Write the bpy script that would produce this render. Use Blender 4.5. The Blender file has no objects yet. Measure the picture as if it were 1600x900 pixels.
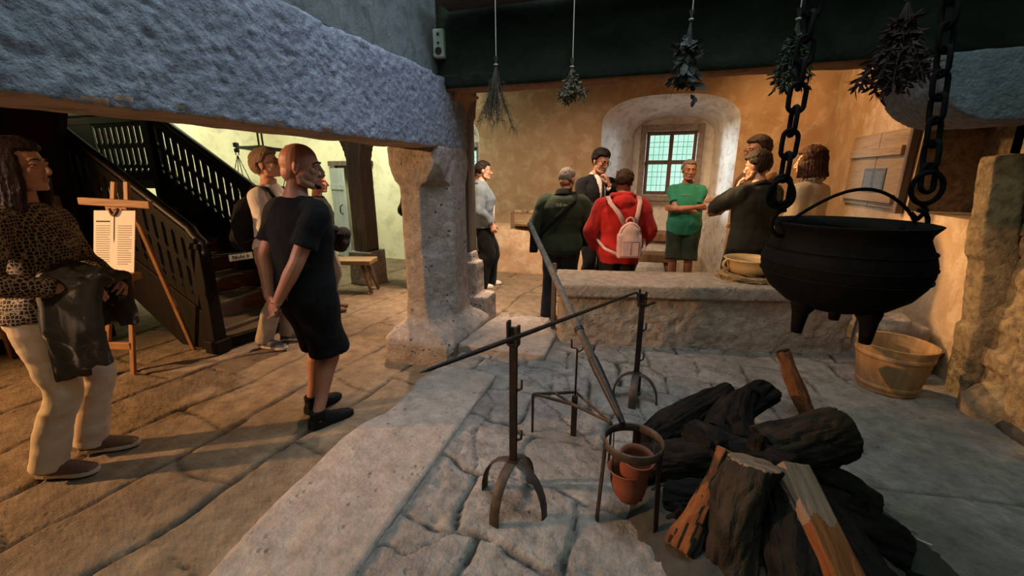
import bpy, bmesh, math, random
import numpy as np
from math import sin, cos, pi, radians as R
from mathutils import Vector, Matrix, Euler

SC = bpy.context.scene
COL = SC.collection
rnd = random.Random(7)
V = Vector

# ------------------------------------------------------------------ noise (vectorised value noise)
def _hash(ix, iy, iz, seed):
    n = (ix * 374761393 + iy * 668265263 + iz * 2147483647 + seed * 1274126177) & 0xFFFFFFFF
    n = ((n ^ (n >> 13)) * 1274126177) & 0xFFFFFFFF
    n = ((n ^ (n >> 15)) * 2246822519) & 0xFFFFFFFF
    return ((n ^ (n >> 16)) & 0xFFFFFF) / 8388607.5 - 1.0

def vnoise(P, seed=0):
    P = np.asarray(P, float)
    I = np.floor(P).astype(np.int64)
    F = P - I
    F = F * F * (3 - 2 * F)
    out = 0
    for dx in (0, 1):
        wx = F[:, 0] if dx else 1 - F[:, 0]
        for dy in (0, 1):
            wy = F[:, 1] if dy else 1 - F[:, 1]
            for dz in (0, 1):
                wz = F[:, 2] if dz else 1 - F[:, 2]
                out = out + wx * wy * wz * _hash(I[:, 0] + dx, I[:, 1] + dy, I[:, 2] + dz, seed)
    return out

def fbm(P, scale=1, octs=3, seed=0):
    P = np.asarray(P, float) * scale
    a, t = 1.0, 0
    for o in range(octs):
        t = t + a * vnoise(P + 17.3 * o, seed + o)
        P = P * 2.03
        a *= 0.5
    return t

# ------------------------------------------------------------------ mesh builder
class MB:
    def __init__(s):
        s.v, s.f, s.m = [], [], []
    def add(s, vs, fs, mi=0):
        o = len(s.v)
        s.v.extend([tuple(v) for v in vs])
        for f in fs:
            s.f.append(tuple(i + o for i in f)); s.m.append(mi)
        return s
    def box(s, c, d, rot=None, mi=0, taper=1.0):
        x, y, z = d[0] / 2, d[1] / 2, d[2] / 2
        t = taper
        P = [(-x, -y, -z), (x, -y, -z), (x, y, -z), (-x, y, -z), (-x * t, -y * t, z), (x * t, -y * t, z), (x * t, y * t, z), (-x * t, y * t, z)]
        M = rot or Matrix.Identity(3)
        P = [M @ V(p) + V(c) for p in P]
        return s.add(P, [(3, 2, 1, 0), (4, 5, 6, 7), (0, 1, 5, 4), (1, 2, 6, 5), (2, 3, 7, 6), (3, 0, 4, 7)], mi)
    def rings(s, rings, cap=True, mi=0, closed=False):
        n = len(rings[0]); vs = [p for r in rings for p in r]; fs = []
        k = len(rings)
        for i in range(k if closed else k - 1):
            a, b = i * n, ((i + 1) % k) * n
            for j in range(n):
                q = (j + 1) % n
                fs.append((a + j, a + q, b + q, b + j))
        if cap and not closed:
            fs.append(tuple(range(n - 1, -1, -1))); fs.append(tuple(range((k - 1) * n, k * n)))
        return s.add(vs, fs, mi)
    def tube(s, path, rad, n=12, ref=None, mi=0, cap=True, closed=False, phase=0):
        """rad: number, or list of numbers / (ra, rb) pairs; ra is along ref"""
        path = [V(p) for p in path]
        k = len(path)
        if not isinstance(rad, (list, tuple)) or (isinstance(rad, tuple) and len(rad) == 2 and k != 2):
            rad = [rad] * k
        T = []
        for i in range(k):
            if closed: t = path[(i + 1) % k] - path[i - 1]
            else: t = path[min(i + 1, k - 1)] - path[max(i - 1, 0)]
            T.append(t.normalized() if t.length > 1e-9 else V((0, 0, 1)))
        u = V(ref) if ref is not None else (V((0, 0, 1)) if abs(T[0].z) < .9 else V((1, 0, 0)))
        rr = []
        for i in range(k):
            t = T[i]
            base = V(ref) if ref is not None else u
            w = base - t * base.dot(t)
            if w.length < 1e-5: w = u - t * u.dot(t)
            u = w.normalized(); b = t.cross(u)
            ra, rb = rad[i] if isinstance(rad[i], (tuple, list)) else (rad[i], rad[i])
            rr.append([path[i] + u * (ra * cos(2 * pi * j / n + phase)) + b * (rb * sin(2 * pi * j / n + phase)) for j in range(n)])
        return s.rings(rr, cap, mi, closed)
    def lathe(s, prof, n=32, c=(0, 0, 0), mi=0, rot=None, closed=False):
        M = rot or Matrix.Identity(3); c = V(c)
        rr = [[M @ V((max(r, 1e-4) * cos(2 * pi * j / n), max(r, 1e-4) * sin(2 * pi * j / n), z)) + c for j in range(n)] for r, z in prof]
        return s.rings(rr, True, mi, closed)
    def ell(s, c, r, rot=None, n=16, m=10, mi=0):
        M = rot or Matrix.Identity(3); c = V(c)
        rr = []
        for i in range(m + 1):
            a = -pi / 2 + pi * i / m
            q = max(cos(a), 1e-3)
            rr.append([M @ V((r[0] * q * cos(2 * pi * j / n), r[1] * q * sin(2 * pi * j / n), r[2] * sin(a))) + c for j in range(n)])
        return s.rings(rr, True, mi)
    def prism(s, poly, fn0, fn1, mi=0):
        """poly: 2D points; fn0 / fn1 map a 2D point to 3D on the two end faces"""
        n = len(poly)
        vs = [fn0(p) for p in poly] + [fn1(p) for p in poly]
        fs = [tuple(range(n - 1, -1, -1)), tuple(range(n, 2 * n))] + [(i, (i + 1) % n, n + (i + 1) % n, n + i) for i in range(n)]
        return s.add(vs, fs, mi)
    def xf(s, M):
        s.v = [tuple(M @ V(p)) for p in s.v]; return s
    def mesh(s, name='m'):
        me = bpy.data.meshes.new(name); me.from_pydata(s.v, [], s.f)
        me.polygons.foreach_set('material_index', s.m)
        bm = bmesh.new(); bm.from_mesh(me)
        bmesh.ops.recalc_face_normals(bm, faces=bm.faces)
        bm.to_mesh(me); bm.free(); me.update()
        return me
    def build(s, name, mats, parent=None, smooth=False, bevel=0, ang=None):
        me = s.mesh(name)
        return put(name, me, mats, parent, smooth, bevel, ang)

def put(name, me, mats, parent=None, smooth=False, bevel=0, ang=None):
    if not isinstance(mats, (list, tuple)): mats = [mats]
    for m in mats: me.materials.append(m)
    o = bpy.data.objects.new(name, me); COL.objects.link(o)
    if bevel:
        bm = bmesh.new(); bm.from_mesh(me)
        es = [e for e in bm.edges if len(e.link_faces) == 2 and e.calc_face_angle(0) > .6]
        bmesh.ops.bevel(bm, geom=es, offset=bevel, segments=2, profile=.5, affect='EDGES', clamp_overlap=True)
        bm.to_mesh(me); bm.free()
    if smooth or ang:
        me.polygons.foreach_set('use_smooth', [True] * len(me.polygons))
    if ang:
        me.set_sharp_from_angle(angle=R(ang))
    if parent is not None: o.parent = parent
    me.update()
    return o

def vox(mb, voxel, smooth=2, fac=.5, name='m'):
    """one continuous skin over all overlapping pieces"""
    me = mb.mesh('tmp'); o = bpy.data.objects.new('tmp', me); COL.objects.link(o)
    r = o.modifiers.new('r', 'REMESH'); r.mode = 'VOXEL'; r.voxel_size = voxel; r.adaptivity = 0
    if smooth:
        q = o.modifiers.new('s', 'SMOOTH'); q.factor = fac; q.iterations = smooth
    dg = bpy.context.evaluated_depsgraph_get()
    out = bpy.data.meshes.new_from_object(o.evaluated_get(dg)); out.name = name
    bpy.data.objects.remove(o); bpy.data.meshes.remove(me)
    return out

def co(me):
    a = np.empty(len(me.vertices) * 3); me.vertices.foreach_get('co', a); return a.reshape(-1, 3)
def nor(me):
    a = np.empty(len(me.vertices) * 3); me.vertices.foreach_get('normal', a); return a.reshape(-1, 3)
def setco(me, P):
    me.vertices.foreach_set('co', np.ascontiguousarray(P, float).ravel()); me.update()
def push(me, amp, scale=1, octs=3, seed=0, stretch=(1, 1, 1)):
    P = co(me); N = nor(me)
    d = fbm(P * np.array(stretch), scale, octs, seed)
    setco(me, P + N * (amp * d)[:, None]); return me

def stone(name, mb, mats, voxel, amp, scale, parent=None, smooth=2, seed=0, octs=4):
    me = vox(mb, voxel, smooth, name=name); push(me, amp, scale, octs, seed)
    return put(name, me, mats, parent, True)

def tag(o, label=None, cat=None, group=None, kind=None):
    if label: o['label'] = label
    if cat: o['category'] = cat
    if group: o['group'] = group
    if kind: o['kind'] = kind
    return o
def empty(name, loc=(0, 0, 0), rz=0, label=None, cat=None, group=None, rot=None):
    o = bpy.data.objects.new(name, None); COL.objects.link(o)
    o.location = loc; o.rotation_euler = rot or (0, 0, rz); o.empty_display_size = .1
    return tag(o, label, cat, group)
def rotm(x=0, y=0, z=0): return Euler((x, y, z)).to_matrix()
def lerp(a, b, t): return a + (b - a) * t
def interp(tab, z):
    """tab rows (z, a, b, ...) ascending"""
    if z <= tab[0][0]: return tab[0][1:]
    for p, q in zip(tab, tab[1:]):
        if z <= q[0]:
            t = (z - p[0]) / (q[0] - p[0]); t = t * t * (3 - 2 * t)
            return tuple(lerp(a, b, t) for a, b in zip(p[1:], q[1:]))
    return tab[-1][1:]

# ------------------------------------------------------------------ materials
MATS = {}
class NT:
    def __init__(s, name):
        m = bpy.data.materials.new(name); m.use_nodes = True
        s.m = m; s.t = m.node_tree; s.b = s.t.nodes['Principled BSDF']
        s.tc = s.n('ShaderNodeTexCoord')
    def n(s, typ, **kw):
        x = s.t.nodes.new(typ)
        for k, v in kw.items(): setattr(x, k, v)
        return x
    def l(s, a, b): s.t.links.new(a, b)
    def coord(s, scale=(1, 1, 1), rot=(0, 0, 0), src='Object'):
        mp = s.n('ShaderNodeMapping'); mp.inputs['Scale'].default_value = scale; mp.inputs['Rotation'].default_value = rot
        s.l(s.tc.outputs[src], mp.inputs['Vector']); return mp.outputs['Vector']
    def noise(s, vec, scale, detail=4, rough=.55, dist=0):
        x = s.n('ShaderNodeTexNoise'); x.inputs['Scale'].default_value = scale; x.inputs['Detail'].default_value = detail
        x.inputs['Roughness'].default_value = rough; x.inputs['Distortion'].default_value = dist
        s.l(vec, x.inputs['Vector']); return x.outputs['Fac']
    def voro(s, vec, scale, feature='F1', rnd=1):
        x = s.n('ShaderNodeTexVoronoi', feature=feature); x.inputs['Scale'].default_value = scale
        x.inputs['Randomness'].default_value = rnd
        s.l(vec, x.inputs['Vector']); return x.outputs['Distance']
    def ramp(s, fac, stops):
        x = s.n('ShaderNodeValToRGB'); e = x.color_ramp.elements
        while len(e) < len(stops): e.new(.5)
        for el, (p, c) in zip(e, stops):
            el.position = p; el.color = (c[0], c[1], c[2], 1) if not isinstance(c, (int, float)) else (c, c, c, 1)
        s.l(fac, x.inputs['Fac']); return x.outputs['Color']
    def mix(s, fac, a, b, mode='MIX'):
        x = s.n('ShaderNodeMix', data_type='RGBA', blend_type=mode)
        for sock, val in ((x.inputs[0], fac), (x.inputs[6], a), (x.inputs[7], b)):
            if hasattr(val, 'links'): s.l(val, sock)
            elif isinstance(val, (int, float)): sock.default_value = val
            else: sock.default_value = (*val, 1)
        return x.outputs[2]
    def math(s, op, a, b=0):
        x = s.n('ShaderNodeMath', operation=op)
        for i, val in enumerate((a, b)):
            if hasattr(val, 'links'): s.l(val, x.inputs[i])
            else: x.inputs[i].default_value = val
        return x.outputs[0]
    def bump(s, h, strength, dist=.01, prev=None):
        x = s.n('ShaderNodeBump'); x.inputs['Strength'].default_value = strength; x.inputs['Distance'].default_value = dist
        s.l(h, x.inputs['Height'])
        if prev is not None: s.l(prev, x.inputs['Normal'])
        return x.outputs['Normal']
    def done(s, color=None, rough=.8, normal=None, metal=0, spec=None, **kw):
        b = s.b
        if color is not None:
            if hasattr(color, 'links'): s.l(color, b.inputs['Base Color'])
            else: b.inputs['Base Color'].default_value = (*color, 1)
        if hasattr(rough, 'links'): s.l(rough, b.inputs['Roughness'])
        else: b.inputs['Roughness'].default_value = rough
        b.inputs['Metallic'].default_value = metal
        if spec is not None: b.inputs['Specular IOR Level'].default_value = spec
        if normal is not None: s.l(normal, b.inputs['Normal'])
        for k, v in kw.items(): b.inputs[k.replace('_', ' ')].default_value = v
        return s.m

def m_stone(name, c1, c2, c3=None, sc=3., pits=.5, bump=.6, fine=60, rough=.9, dirt=None):
    t = NT(name); v = t.coord()
    a = t.noise(v, sc, 6, .6, .3); b = t.noise(v, sc * 6, 5, .6)
    col = t.ramp(a, [(.3, c1), (.7, c2)])
    col = t.mix(t.ramp(b, [(.35, 0), (.75, 1)]), col, c3 or [x * .6 for x in c1])
    f = t.noise(v, fine, 5, .65)
    col = t.mix(.35, col, t.ramp(f, [(.3, .35), (.7, 1)]), 'MULTIPLY')
    p = t.voro(v, fine * .45); pit = t.ramp(p, [(.05, 0), (.28, 1)])
    pm = t.ramp(t.noise(v, sc * 2.5, 3), [(.5, 1), (.62, 0)])
    pit2 = t.mix(pm, pit, (1, 1, 1))
    if dirt:
        at = t.n('ShaderNodeAttribute', attribute_name='joint')
        col = t.mix(at.outputs['Fac'], col, dirt)
    col = t.mix(pits * .6, col, pit2, 'MULTIPLY')
    n = t.bump(b, bump, .018); n = t.bump(f, bump, .012, n)
    if pits: n = t.bump(pit2, pits, .02, n)
    return t.done(col, rough, n, spec=.25)

def m_plaster(name, c1, c2, c3, sc=1.2, bump=.35, rough=.92):
    t = NT(name); v = t.coord()
    a = t.noise(v, sc, 7, .62, .6); b = t.noise(v, sc * 3.3, 6, .65, .4)
    col = t.ramp(a, [(.32, c1), (.55, c2), (.72, c1)])
    col = t.mix(t.ramp(b, [(.48, 0), (.7, 1)]), col, c3)
    sp = t.noise(v, 26, 4, .7)
    col = t.mix(t.ramp(sp, [(.62, 0), (.75, .5)]), col, [x * .45 for x in c1])
    f = t.noise(v, 55, 4, .6)
    n = t.bump(b, bump, .03); n = t.bump(f, bump * .8, .005, n)
    return t.done(col, rough, n, spec=.15)

def m_wood(name, c1, c2, axis=2, sc=7., rough=.6, bump=.35, spec=.3, stretch=.07):
    t = NT(name); s = [1, 1, 1]; s[axis] = stretch
    v = t.coord(tuple(s))
    a = t.noise(v, sc * 3, 6, .6, 1.2); b = t.noise(v, sc * 14, 4, .6, .4)
    col = t.ramp(a, [(.3, c1), (.7, c2)])
    col = t.mix(t.ramp(b, [(.5, 0), (.75, .6)]), col, [x * .45 for x in c1])
    n = t.bump(a, bump * .6, .01); n = t.bump(b, bump, .004, n)
    return t.done(col, rough, n, spec=spec)

def m_cloth(name, c, var=.25, rough=.92, weave=350, sheen=.15, fold=12):
    t = NT(name); v = t.coord()
    a = t.noise(v, fold, 3); w = t.noise(v, weave, 2)
    col = t.mix(t.ramp(a, [(.3, 0), (.7, 1)]), [x * (1 - var) for x in c], [min(1, x * (1 + var * .4)) for x in c])
    n = t.bump(a, .15, .01); n = t.bump(w, .25, .002, n)
    return t.done(col, rough, n, spec=.15, Sheen_Weight=sheen)

def m_plain(name, c, rough=.6, metal=0, var=.15, sc=20, bump=.15, spec=.4):
    t = NT(name); v = t.coord()
    a = t.noise(v, sc, 4)
    col = t.mix(a, [x * (1 - var) for x in c], [min(1, x * (1 + var)) for x in c])
    n = t.bump(t.noise(v, sc * 4, 4), bump, .004)
    return t.done(col, rough, n, metal, spec)

def m_skin(name, c):
    t = NT(name); v = t.coord()
    a = t.noise(v, 9, 4); b = t.noise(v, 220, 3)
    col = t.mix(t.ramp(a, [(.35, 0), (.7, 1)]), c, (c[0] * .95, c[1] * .78, c[2] * .72))
    n = t.bump(b, .2, .0015)
    return t.done(col, .5, n, spec=.35)

def m_hair(name, c, c2=None):
    t = NT(name); v = t.coord((1, 1, .18))
    a = t.noise(v, 130, 3, .6, .8)
    col = t.ramp(a, [(.3, [x * .5 for x in c]), (.7, c2 or [x * 1.5 for x in c])])
    return t.done(col, .6, t.bump(a, .8, .006), spec=.15)

def m_iron(name, c=(.018, .016, .016), rust=(.06, .03, .018), rough=.55, metal=.5, spec=.4):
    t = NT(name); v = t.coord()
    a = t.noise(v, 14, 6, .65)
    col = t.mix(t.ramp(a, [(.45, 0), (.7, 1)]), c, rust)
    n = t.bump(t.noise(v, 60, 5), .4, .004)
    return t.done(col, rough, n, metal, spec)
# ================================================================== materials of the place
M = {}
M['floor'] = m_stone('flagstone', (.18, .125, .08), (.33, .245, .165), (.13, .09, .06), 1.6, .4, .8, 38, .75, dirt=(.03, .022, .016))
M['hearth'] = m_stone('hearth_stone', (.22, .185, .165), (.40, .345, .31), (.16, .13, .115), 2.2, .6, 1.0, 42, .85, dirt=(.025, .02, .018))
M['kerb'] = m_stone('kerb_stone_mat', (.34, .27, .23), (.48, .39, .33), (.26, .195, .165), 2.0, .6, .6, 45, .85)
M['beamstone'] = m_stone('tooled_stone', (.22, .235, .285), (.35, .37, .44), (.145, .155, .19), 5., .2, .9, 36, .9)
M['pillar'] = m_stone('pitted_stone', (.32, .26, .225), (.47, .395, .345), (.22, .175, .15), 2.5, 1.0, .8, 40, .9)
M['slab'] = m_stone('slab_stone', (.36, .285, .22), (.50, .41, .32), (.28, .175, .14), 2.2, .4, .9, 40, .9)
M['rubble'] = m_stone('rubble_stone', (.25, .17, .09), (.45, .32, .18), (.10, .07, .05), 3., .4, .9, 30, .9)
M['soot'] = m_plaster('sooty_plaster', (.010, .014, .011), (.022, .030, .022), (.034, .040, .030), 1.6, .5, .8)
M['hoodplaster'] = m_plaster('grey_plaster', (.09, .10, .095), (.14, .15, .15), (.07, .075, .07), 2.4, .5)
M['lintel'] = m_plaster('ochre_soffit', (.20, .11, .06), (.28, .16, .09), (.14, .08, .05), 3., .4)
M['soffit_bounce'] = m_plaster('bounce_lit_soffit', (.36, .25, .165), (.46, .33, .225), (.27, .18, .12), 3., .4)  # warm bounce light from the floor put into the beam's underside colour
M['ochre'] = m_plaster('ochre_plaster', (.38, .235, .135), (.48, .32, .20), (.58, .44, .31), 1.3, .7)
M['hall_lit'] = m_plaster('hall_lit_plaster', (.62, .58, .38), (.70, .66, .48), (.50, .46, .32), 1.0, .45)  # yellow-green hall light painted into the plaster colour
M['white'] = m_plaster('limewash', (.62, .58, .56), (.74, .71, .70), (.44, .38, .34), 2.2, .6)
M['nichefloor'] = m_stone('pale_flag', (.55, .54, .55), (.70, .69, .70), (.40, .39, .4), 3., .3, .6, 30, .7)
M['ceil'] = m_plaster('dark_ceiling', (.05, .04, .03), (.07, .055, .04), (.04, .03, .02), 1., .3)
M['darkwood'] = m_wood('dark_stained_oak', (.005, .0035, .0028), (.011, .0075, .005), 2, 7, .6, .35, .15)
M['darkwoodx'] = m_wood('dark_stained_oak_rail', (.005, .0035, .0028), (.012, .008, .0055), 0, 7, .45, .35, .25)
M['tread'] = m_wood('oak_tread', (.055, .035, .018), (.11, .075, .04), 1, 7, .38)
M['riser'] = m_wood('oak_riser', (.085, .030, .014), (.15, .06, .027), 1, 6, .5)
M['post'] = m_wood('old_oak_post', (.075, .055, .042), (.15, .115, .09), 2, 6, .8, .7)
M['wood'] = m_wood('oiled_pine', (.24, .115, .045), (.36, .19, .085), 2, 6, .5)
M['woodx'] = m_wood('oiled_pine_x', (.24, .115, .045), (.36, .19, .085), 0, 6, .5)
M['bench'] = m_wood('bench_oak', (.30, .20, .11), (.45, .32, .19), 0, 5, .6)
M['benchleg'] = m_wood('bench_leg_oak', (.17, .09, .05), (.28, .16, .09), 2, 6, .6)
M['shutter'] = m_wood('shutter_pine', (.26, .16, .085), (.38, .25, .14), 1, 5, .7, .6)
M['frame'] = m_wood('window_oak', (.10, .065, .05), (.17, .115, .09), 2, 8, .7)
M['greydoor'] = m_wood('grey_painted_door', (.26, .29, .30), (.36, .40, .40), 2, 5, .75)
M['iron'] = m_iron('wrought_iron')
M['blackiron'] = m_iron('sooty_cast_iron', (.0018, .0018, .002), (.0035, .0034, .0034), .8, 0, .10)
M['rustiron'] = m_iron('rusted_iron', (.045, .032, .026), (.11, .065, .045), .6, .35)
M['paper'] = m_plain('paper', (.72, .66, .60), .8, 0, .05, 6, .05)
M['ink'] = m_plain('ink', (.03, .025, .025), .8, 0, .1)
M['ash'] = m_plain('ash', (.04, .035, .03), .95, 0, .5, 30, .8)

t = NT('window_glass'); v = t.coord()
tr = t.n('ShaderNodeBsdfTransparent'); tr.inputs['Color'].default_value = (.90, .98, .95, 1)
gl = t.n('ShaderNodeBsdfGlossy'); gl.inputs['Roughness'].default_value = .15; t.l(t.bump(t.noise(v, 25, 2), .2, .004), gl.inputs['Normal'])
mx = t.n('ShaderNodeMixShader'); mx.inputs[0].default_value = .08
t.l(tr.outputs[0], mx.inputs[1]); t.l(gl.outputs[0], mx.inputs[2]); t.l(mx.outputs[0], t.t.nodes['Material Output'].inputs['Surface'])
M['glass'] = t.m

def struct(o): o['kind'] = 'structure'; return o

# ================================================================== floor
BY = 7.0            # back wall face
WY = 7.7            # window plane in the niches
LX, RX = -7.5, 2.15
def axis(segs):
    out = []
    for a, b, st in segs:
        k = max(1, round((b - a) / st)); out += [a + (b - a) * i / k for i in range(k)]
    return np.array(out + [segs[-1][1]])

def grid(name, xs, ys, zf, mat, skirt=None):
    X, Y = np.meshgrid(xs, ys); nx, ny = len(xs), len(ys)
    Z, J = zf(X.ravel(), Y.ravel())
    P = np.stack([X.ravel(), Y.ravel(), Z], 1)
    i = np.arange(nx * ny).reshape(ny, nx)
    F = np.stack([i[:-1, :-1], i[:-1, 1:], i[1:, 1:], i[1:, :-1]], -1).reshape(-1, 4)
    vs, fs = P.tolist(), F.tolist()
    if skirt is not None:
        loop = list(i[0, :]) + list(i[1:, -1]) + list(i[-1, -2::-1]) + list(i[-2:0:-1, 0])
        o = len(vs); n = len(loop)
        vs += [[vs[a][0], vs[a][1], skirt] for a in loop]
        fs += [[loop[k], o + k, o + (k + 1) % n, loop[(k + 1) % n]] for k in range(n)]
        J = np.concatenate([J, np.zeros(n)])
    me = bpy.data.meshes.new(name); me.from_pydata(vs, [], fs)
    at = me.attributes.new('joint', 'FLOAT', 'POINT'); at.data.foreach_set('value', J.astype(np.float32))
    return put(name, me, mat, None, True)

def flags(X, Y):
    P = np.stack([X, Y, X * 0], 1)
    wob = fbm(P, 1.3, 3, 3) * .10
    th = R(6); u = X * cos(th) - Y * sin(th) * .9 + wob; v = Y + X * .15 + fbm(P, 1.1, 3, 9) * .16
    w = .52
    row = np.floor(u / w); fu = u / w - row
    du = np.minimum(fu, 1 - fu) * w
    L = 1.05 + .5 * vnoise(np.stack([row * 3.1, row * 0, row * 0], 1), 4)
    vv = v / L + row * .37
    cell = np.floor(vv); fv = vv - cell
    dv = np.minimum(fv, 1 - fv) * L
    d = np.minimum(du, dv * 1.3)
    rag = .006 * fbm(P, 14, 2, 11)
    d = np.abs(d + rag)
    gw = .011 + .008 * np.clip(fbm(P, 2.2, 2, 21), -1, 1)
    g = np.exp(-(d / gw) ** 2)
    ht = .008 * vnoise(np.stack([row * 7.7, cell * 5.3, row * 0], 1), 6)
    z = ht * (1 - np.exp(-(d / .03) ** 2)) - .022 * g + .005 * fbm(P, 5, 4, 31) + .004 * fbm(P * np.array([1, .5, 1]), 1.6, 2, 33)
    chips = np.clip(fbm(P, 9, 3, 41) - .75, 0, 1)
    return z - .02 * chips - .012, g * .95

fl = grid('floor', axis([(LX - .1, -5, .08), (-5, -1.5, .016), (-1.5, RX + .4, .07)]),
          axis([(-2.5, .2, .1), (.2, 4.2, .018), (4.2, BY + .8, .045)]), flags, M['floor'])
struct(fl)

# ================================================================== raised hearth
HZ = .12
def hearth(X, Y):
    P = np.stack([X, Y, X * 0], 1)
    big = 1 / (1 + np.exp(-(X - .98 - .15 * (Y - 2)) / .05)) * (1 / (1 + np.exp((Y - 3.25) / .06)))
    th = R(4); wob = .045 * fbm(P, 2.0, 3, 51)
    v = Y + .16 * X + wob + .05 * fbm(P, 5, 2, 52)
    w = .40; row = np.floor(v / w); fv = v / w - row
    dv = np.minimum(fv, 1 - fv) * w
    L = .46 + .20 * vnoise(np.stack([row * 5.1, row * 0, row * 0], 1), 4)
    u = (X + .07 * Y + .05 * fbm(P, 2.6, 3, 57)) / L + row * .41
    cell = np.floor(u); fu = u - cell; du = np.minimum(fu, 1 - fu) * L
    # a few slabs are broken once more across a slanting crack
    br = vnoise(np.stack([row * 9.3, cell * 7.1, row * 0], 1), 14)
    cr = np.abs((fu - .5) * L * np.cos(br * 3) + (fv - .5) * w * np.sin(br * 3) + .02 * fbm(P, 9, 2, 15)) + (br < .05) * 1
    d1 = np.minimum(du, dv) + .006 * fbm(P, 14, 2, 61)
    # large smooth slabs on the right
    db = np.minimum(np.abs(Y - 2.05 - .12 * X + .02 * fbm(P, 3, 2, 5)), np.abs(Y - .95 - .10 * X + .02 * fbm(P, 3, 2, 6)))
    db = np.minimum(db, np.abs(X - 1.0 - .15 * (Y - 2) + .02 * fbm(P, 4, 2, 7)))
    d = np.abs(d1 * (1 - big) + db * big)
    gw = .008 + .005 * np.clip(fbm(P, 2.0, 2, 71), -1, 1)
    g = np.maximum(np.exp(-(d / gw) ** 2), (1 - big) * .7 * np.exp(-(cr / .005) ** 2))
    ht = .008 * vnoise(np.stack([row * 3.7, cell * 1.3, row * 0.], 1), 8) * (1 - big)
    rough = 1 - .72 * big
    edge = np.exp(-(d / .014) ** 2)
    z = HZ + ht * (1 - edge) - .006 * edge * rough - .022 * g + rough * (.0045 * fbm(P, 6, 4, 81) + .0045 * fbm(P, 24, 3, 83)) + .008 * fbm(P, 1.5, 2, 85)
    chips = np.clip(fbm(P, 9, 3, 87) - .55, 0, 1) * rough
    return z - .035 * chips, np.clip(g * 1.0 + chips * .15, 0, 1)
he = grid('stone_hearth', axis([(-1.45, .9, .0125), (.9, 2.12, .02)]), axis([(-.6, .5, .03), (.5, 3.2, .0125), (3.2, 4.12, .02)]), hearth, M['hearth'], skirt=-.03)
tag(he, 'raised open hearth paved with cracked irregular stone slabs', 'hearth', kind='thing')

# long worn kerb stone along the edge of the hearth
mb = MB()
ys = np.linspace(-.7, 2.68, 24)
rr = []
for y in ys:
    xl = -1.50 - .05 * (y - .9) + .035 * sin(y * 3.1) + (.06 if 1.9 < y < 2.3 else 0) ; xr = -.945 - .04 * (y - 1.1)
    if y > 2.2: xl += (y - 2.2) ** 2 * .35
    rr.append([(xl, y, -.05), (xr, y, -.05), (xr, y, .150), (xl + .03, y, .158)])
mb.rings(rr)
kb = stone('kerb_stone', mb, M['kerb'], .014, .007, 5, None, 4, 12)
tag(kb, 'long worn kerb stone edging the hearth on the floor side', 'kerb')

# ================================================================== walls
def arch(x0, x1, spring, top, n=24, flat=.55):
    """points of an opening's head from x0 to x1"""
    out = []
    for i in range(n + 1):
        a = pi - pi * i / n
        c, s_ = cos(a), sin(a)
        q = (abs(c) ** 2.6 + abs(s_) ** 2.6) ** (-1 / 2.6)
        out.append((lerp(x0, x1, .5 + .5 * c * q), spring + (top - spring) * s_ * q))
    return out

def niche(mbw, mbn, x0, x1, spring, top, ix0, ix1, ispring, itop, zb):
    """splayed niche from the wall face to the window plane; returns the head points of the face"""
    A = [(x0, zb)] + arch(x0, x1, spring, top) + [(x1, zb)]
    B = [(ix0, zb)] + arch(ix0, ix1, ispring, itop) + [(ix1, zb)]
    # rounded arris: three rings
    rings_ = []
    for t, y in ((0, BY), (.03, BY + .05), (.25, BY + .2), (.6, BY + .42), (1, WY)):
        grow = .018 if t == 0 else 0
        cx = (x0 + x1) / 2
        rings_.append([(lerp(a[0], b[0], t) + grow * (1 if a[0] > cx else -1), y, lerp(a[1], b[1], t) + (grow if a[1] > zb else 0)) for a, b in zip(A, B)])
    n = len(A)
    vs = [p for r in rings_ for p in r]
    fs = [(k * n + j, k * n + j + 1, (k + 1) * n + j + 1, (k + 1) * n + j) for k in range(len(rings_) - 1) for j in range(n - 1)]
    mbn.add(vs, fs)
    return [(p[0], p[2]) for p in rings_[0]]

H_TOP = 3.3
def wall_face(mbw, holes, x0, x1, y=BY, mi=0):
    """holes: lists of head points (from bottom-left to bottom-right), sorted"""
    x = x0
    for h in holes:
        mbw.add([(x, y, -.1), (h[0][0], y, -.1), (h[0][0], y, H_TOP), (x, y, H_TOP)], [(0, 1, 2, 3)], mi)
        if h[0][1] > 0: mbw.add([(h[0][0], y, -.1), (h[-1][0], y, -.1), (h[-1][0], y, h[0][1]), (h[0][0], y, h[0][1])], [(0, 1, 2, 3)], mi)
        for a, b in zip(h, h[1:]):
            if abs(a[0] - b[0]) > 1e-4:
                mbw.add([(a[0], y, a[1]), (b[0], y, b[1]), (b[0], y, H_TOP), (a[0], y, H_TOP)], [(0, 1, 2, 3)], mi)
        x = h[-1][0]
    mbw.add([(x, y, -.1), (x1, y, -.1), (x1, y, H_TOP), (x, y, H_TOP)], [(0, 1, 2, 3)], mi)

mw, mn = MB(), MB()
n1 = niche(mw, mn, -.84, 1.04, 2.24, 2.68, -.40, .82, 2.1, 2.46, -.02)
n2 = niche(mw, mn, -4.15, -2.92, 2.10, 2.52, -3.95, -3.12, 2.05, 2.34, .35)
DX0, DX1, DZ = -5.98, -5.10, 1.74
door_hole = [(DX0, -.02), (DX0, DZ), (DX1, DZ), (DX1, -.02)]
wall_face(mw, [n2, n1], -4.35, RX)
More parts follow.
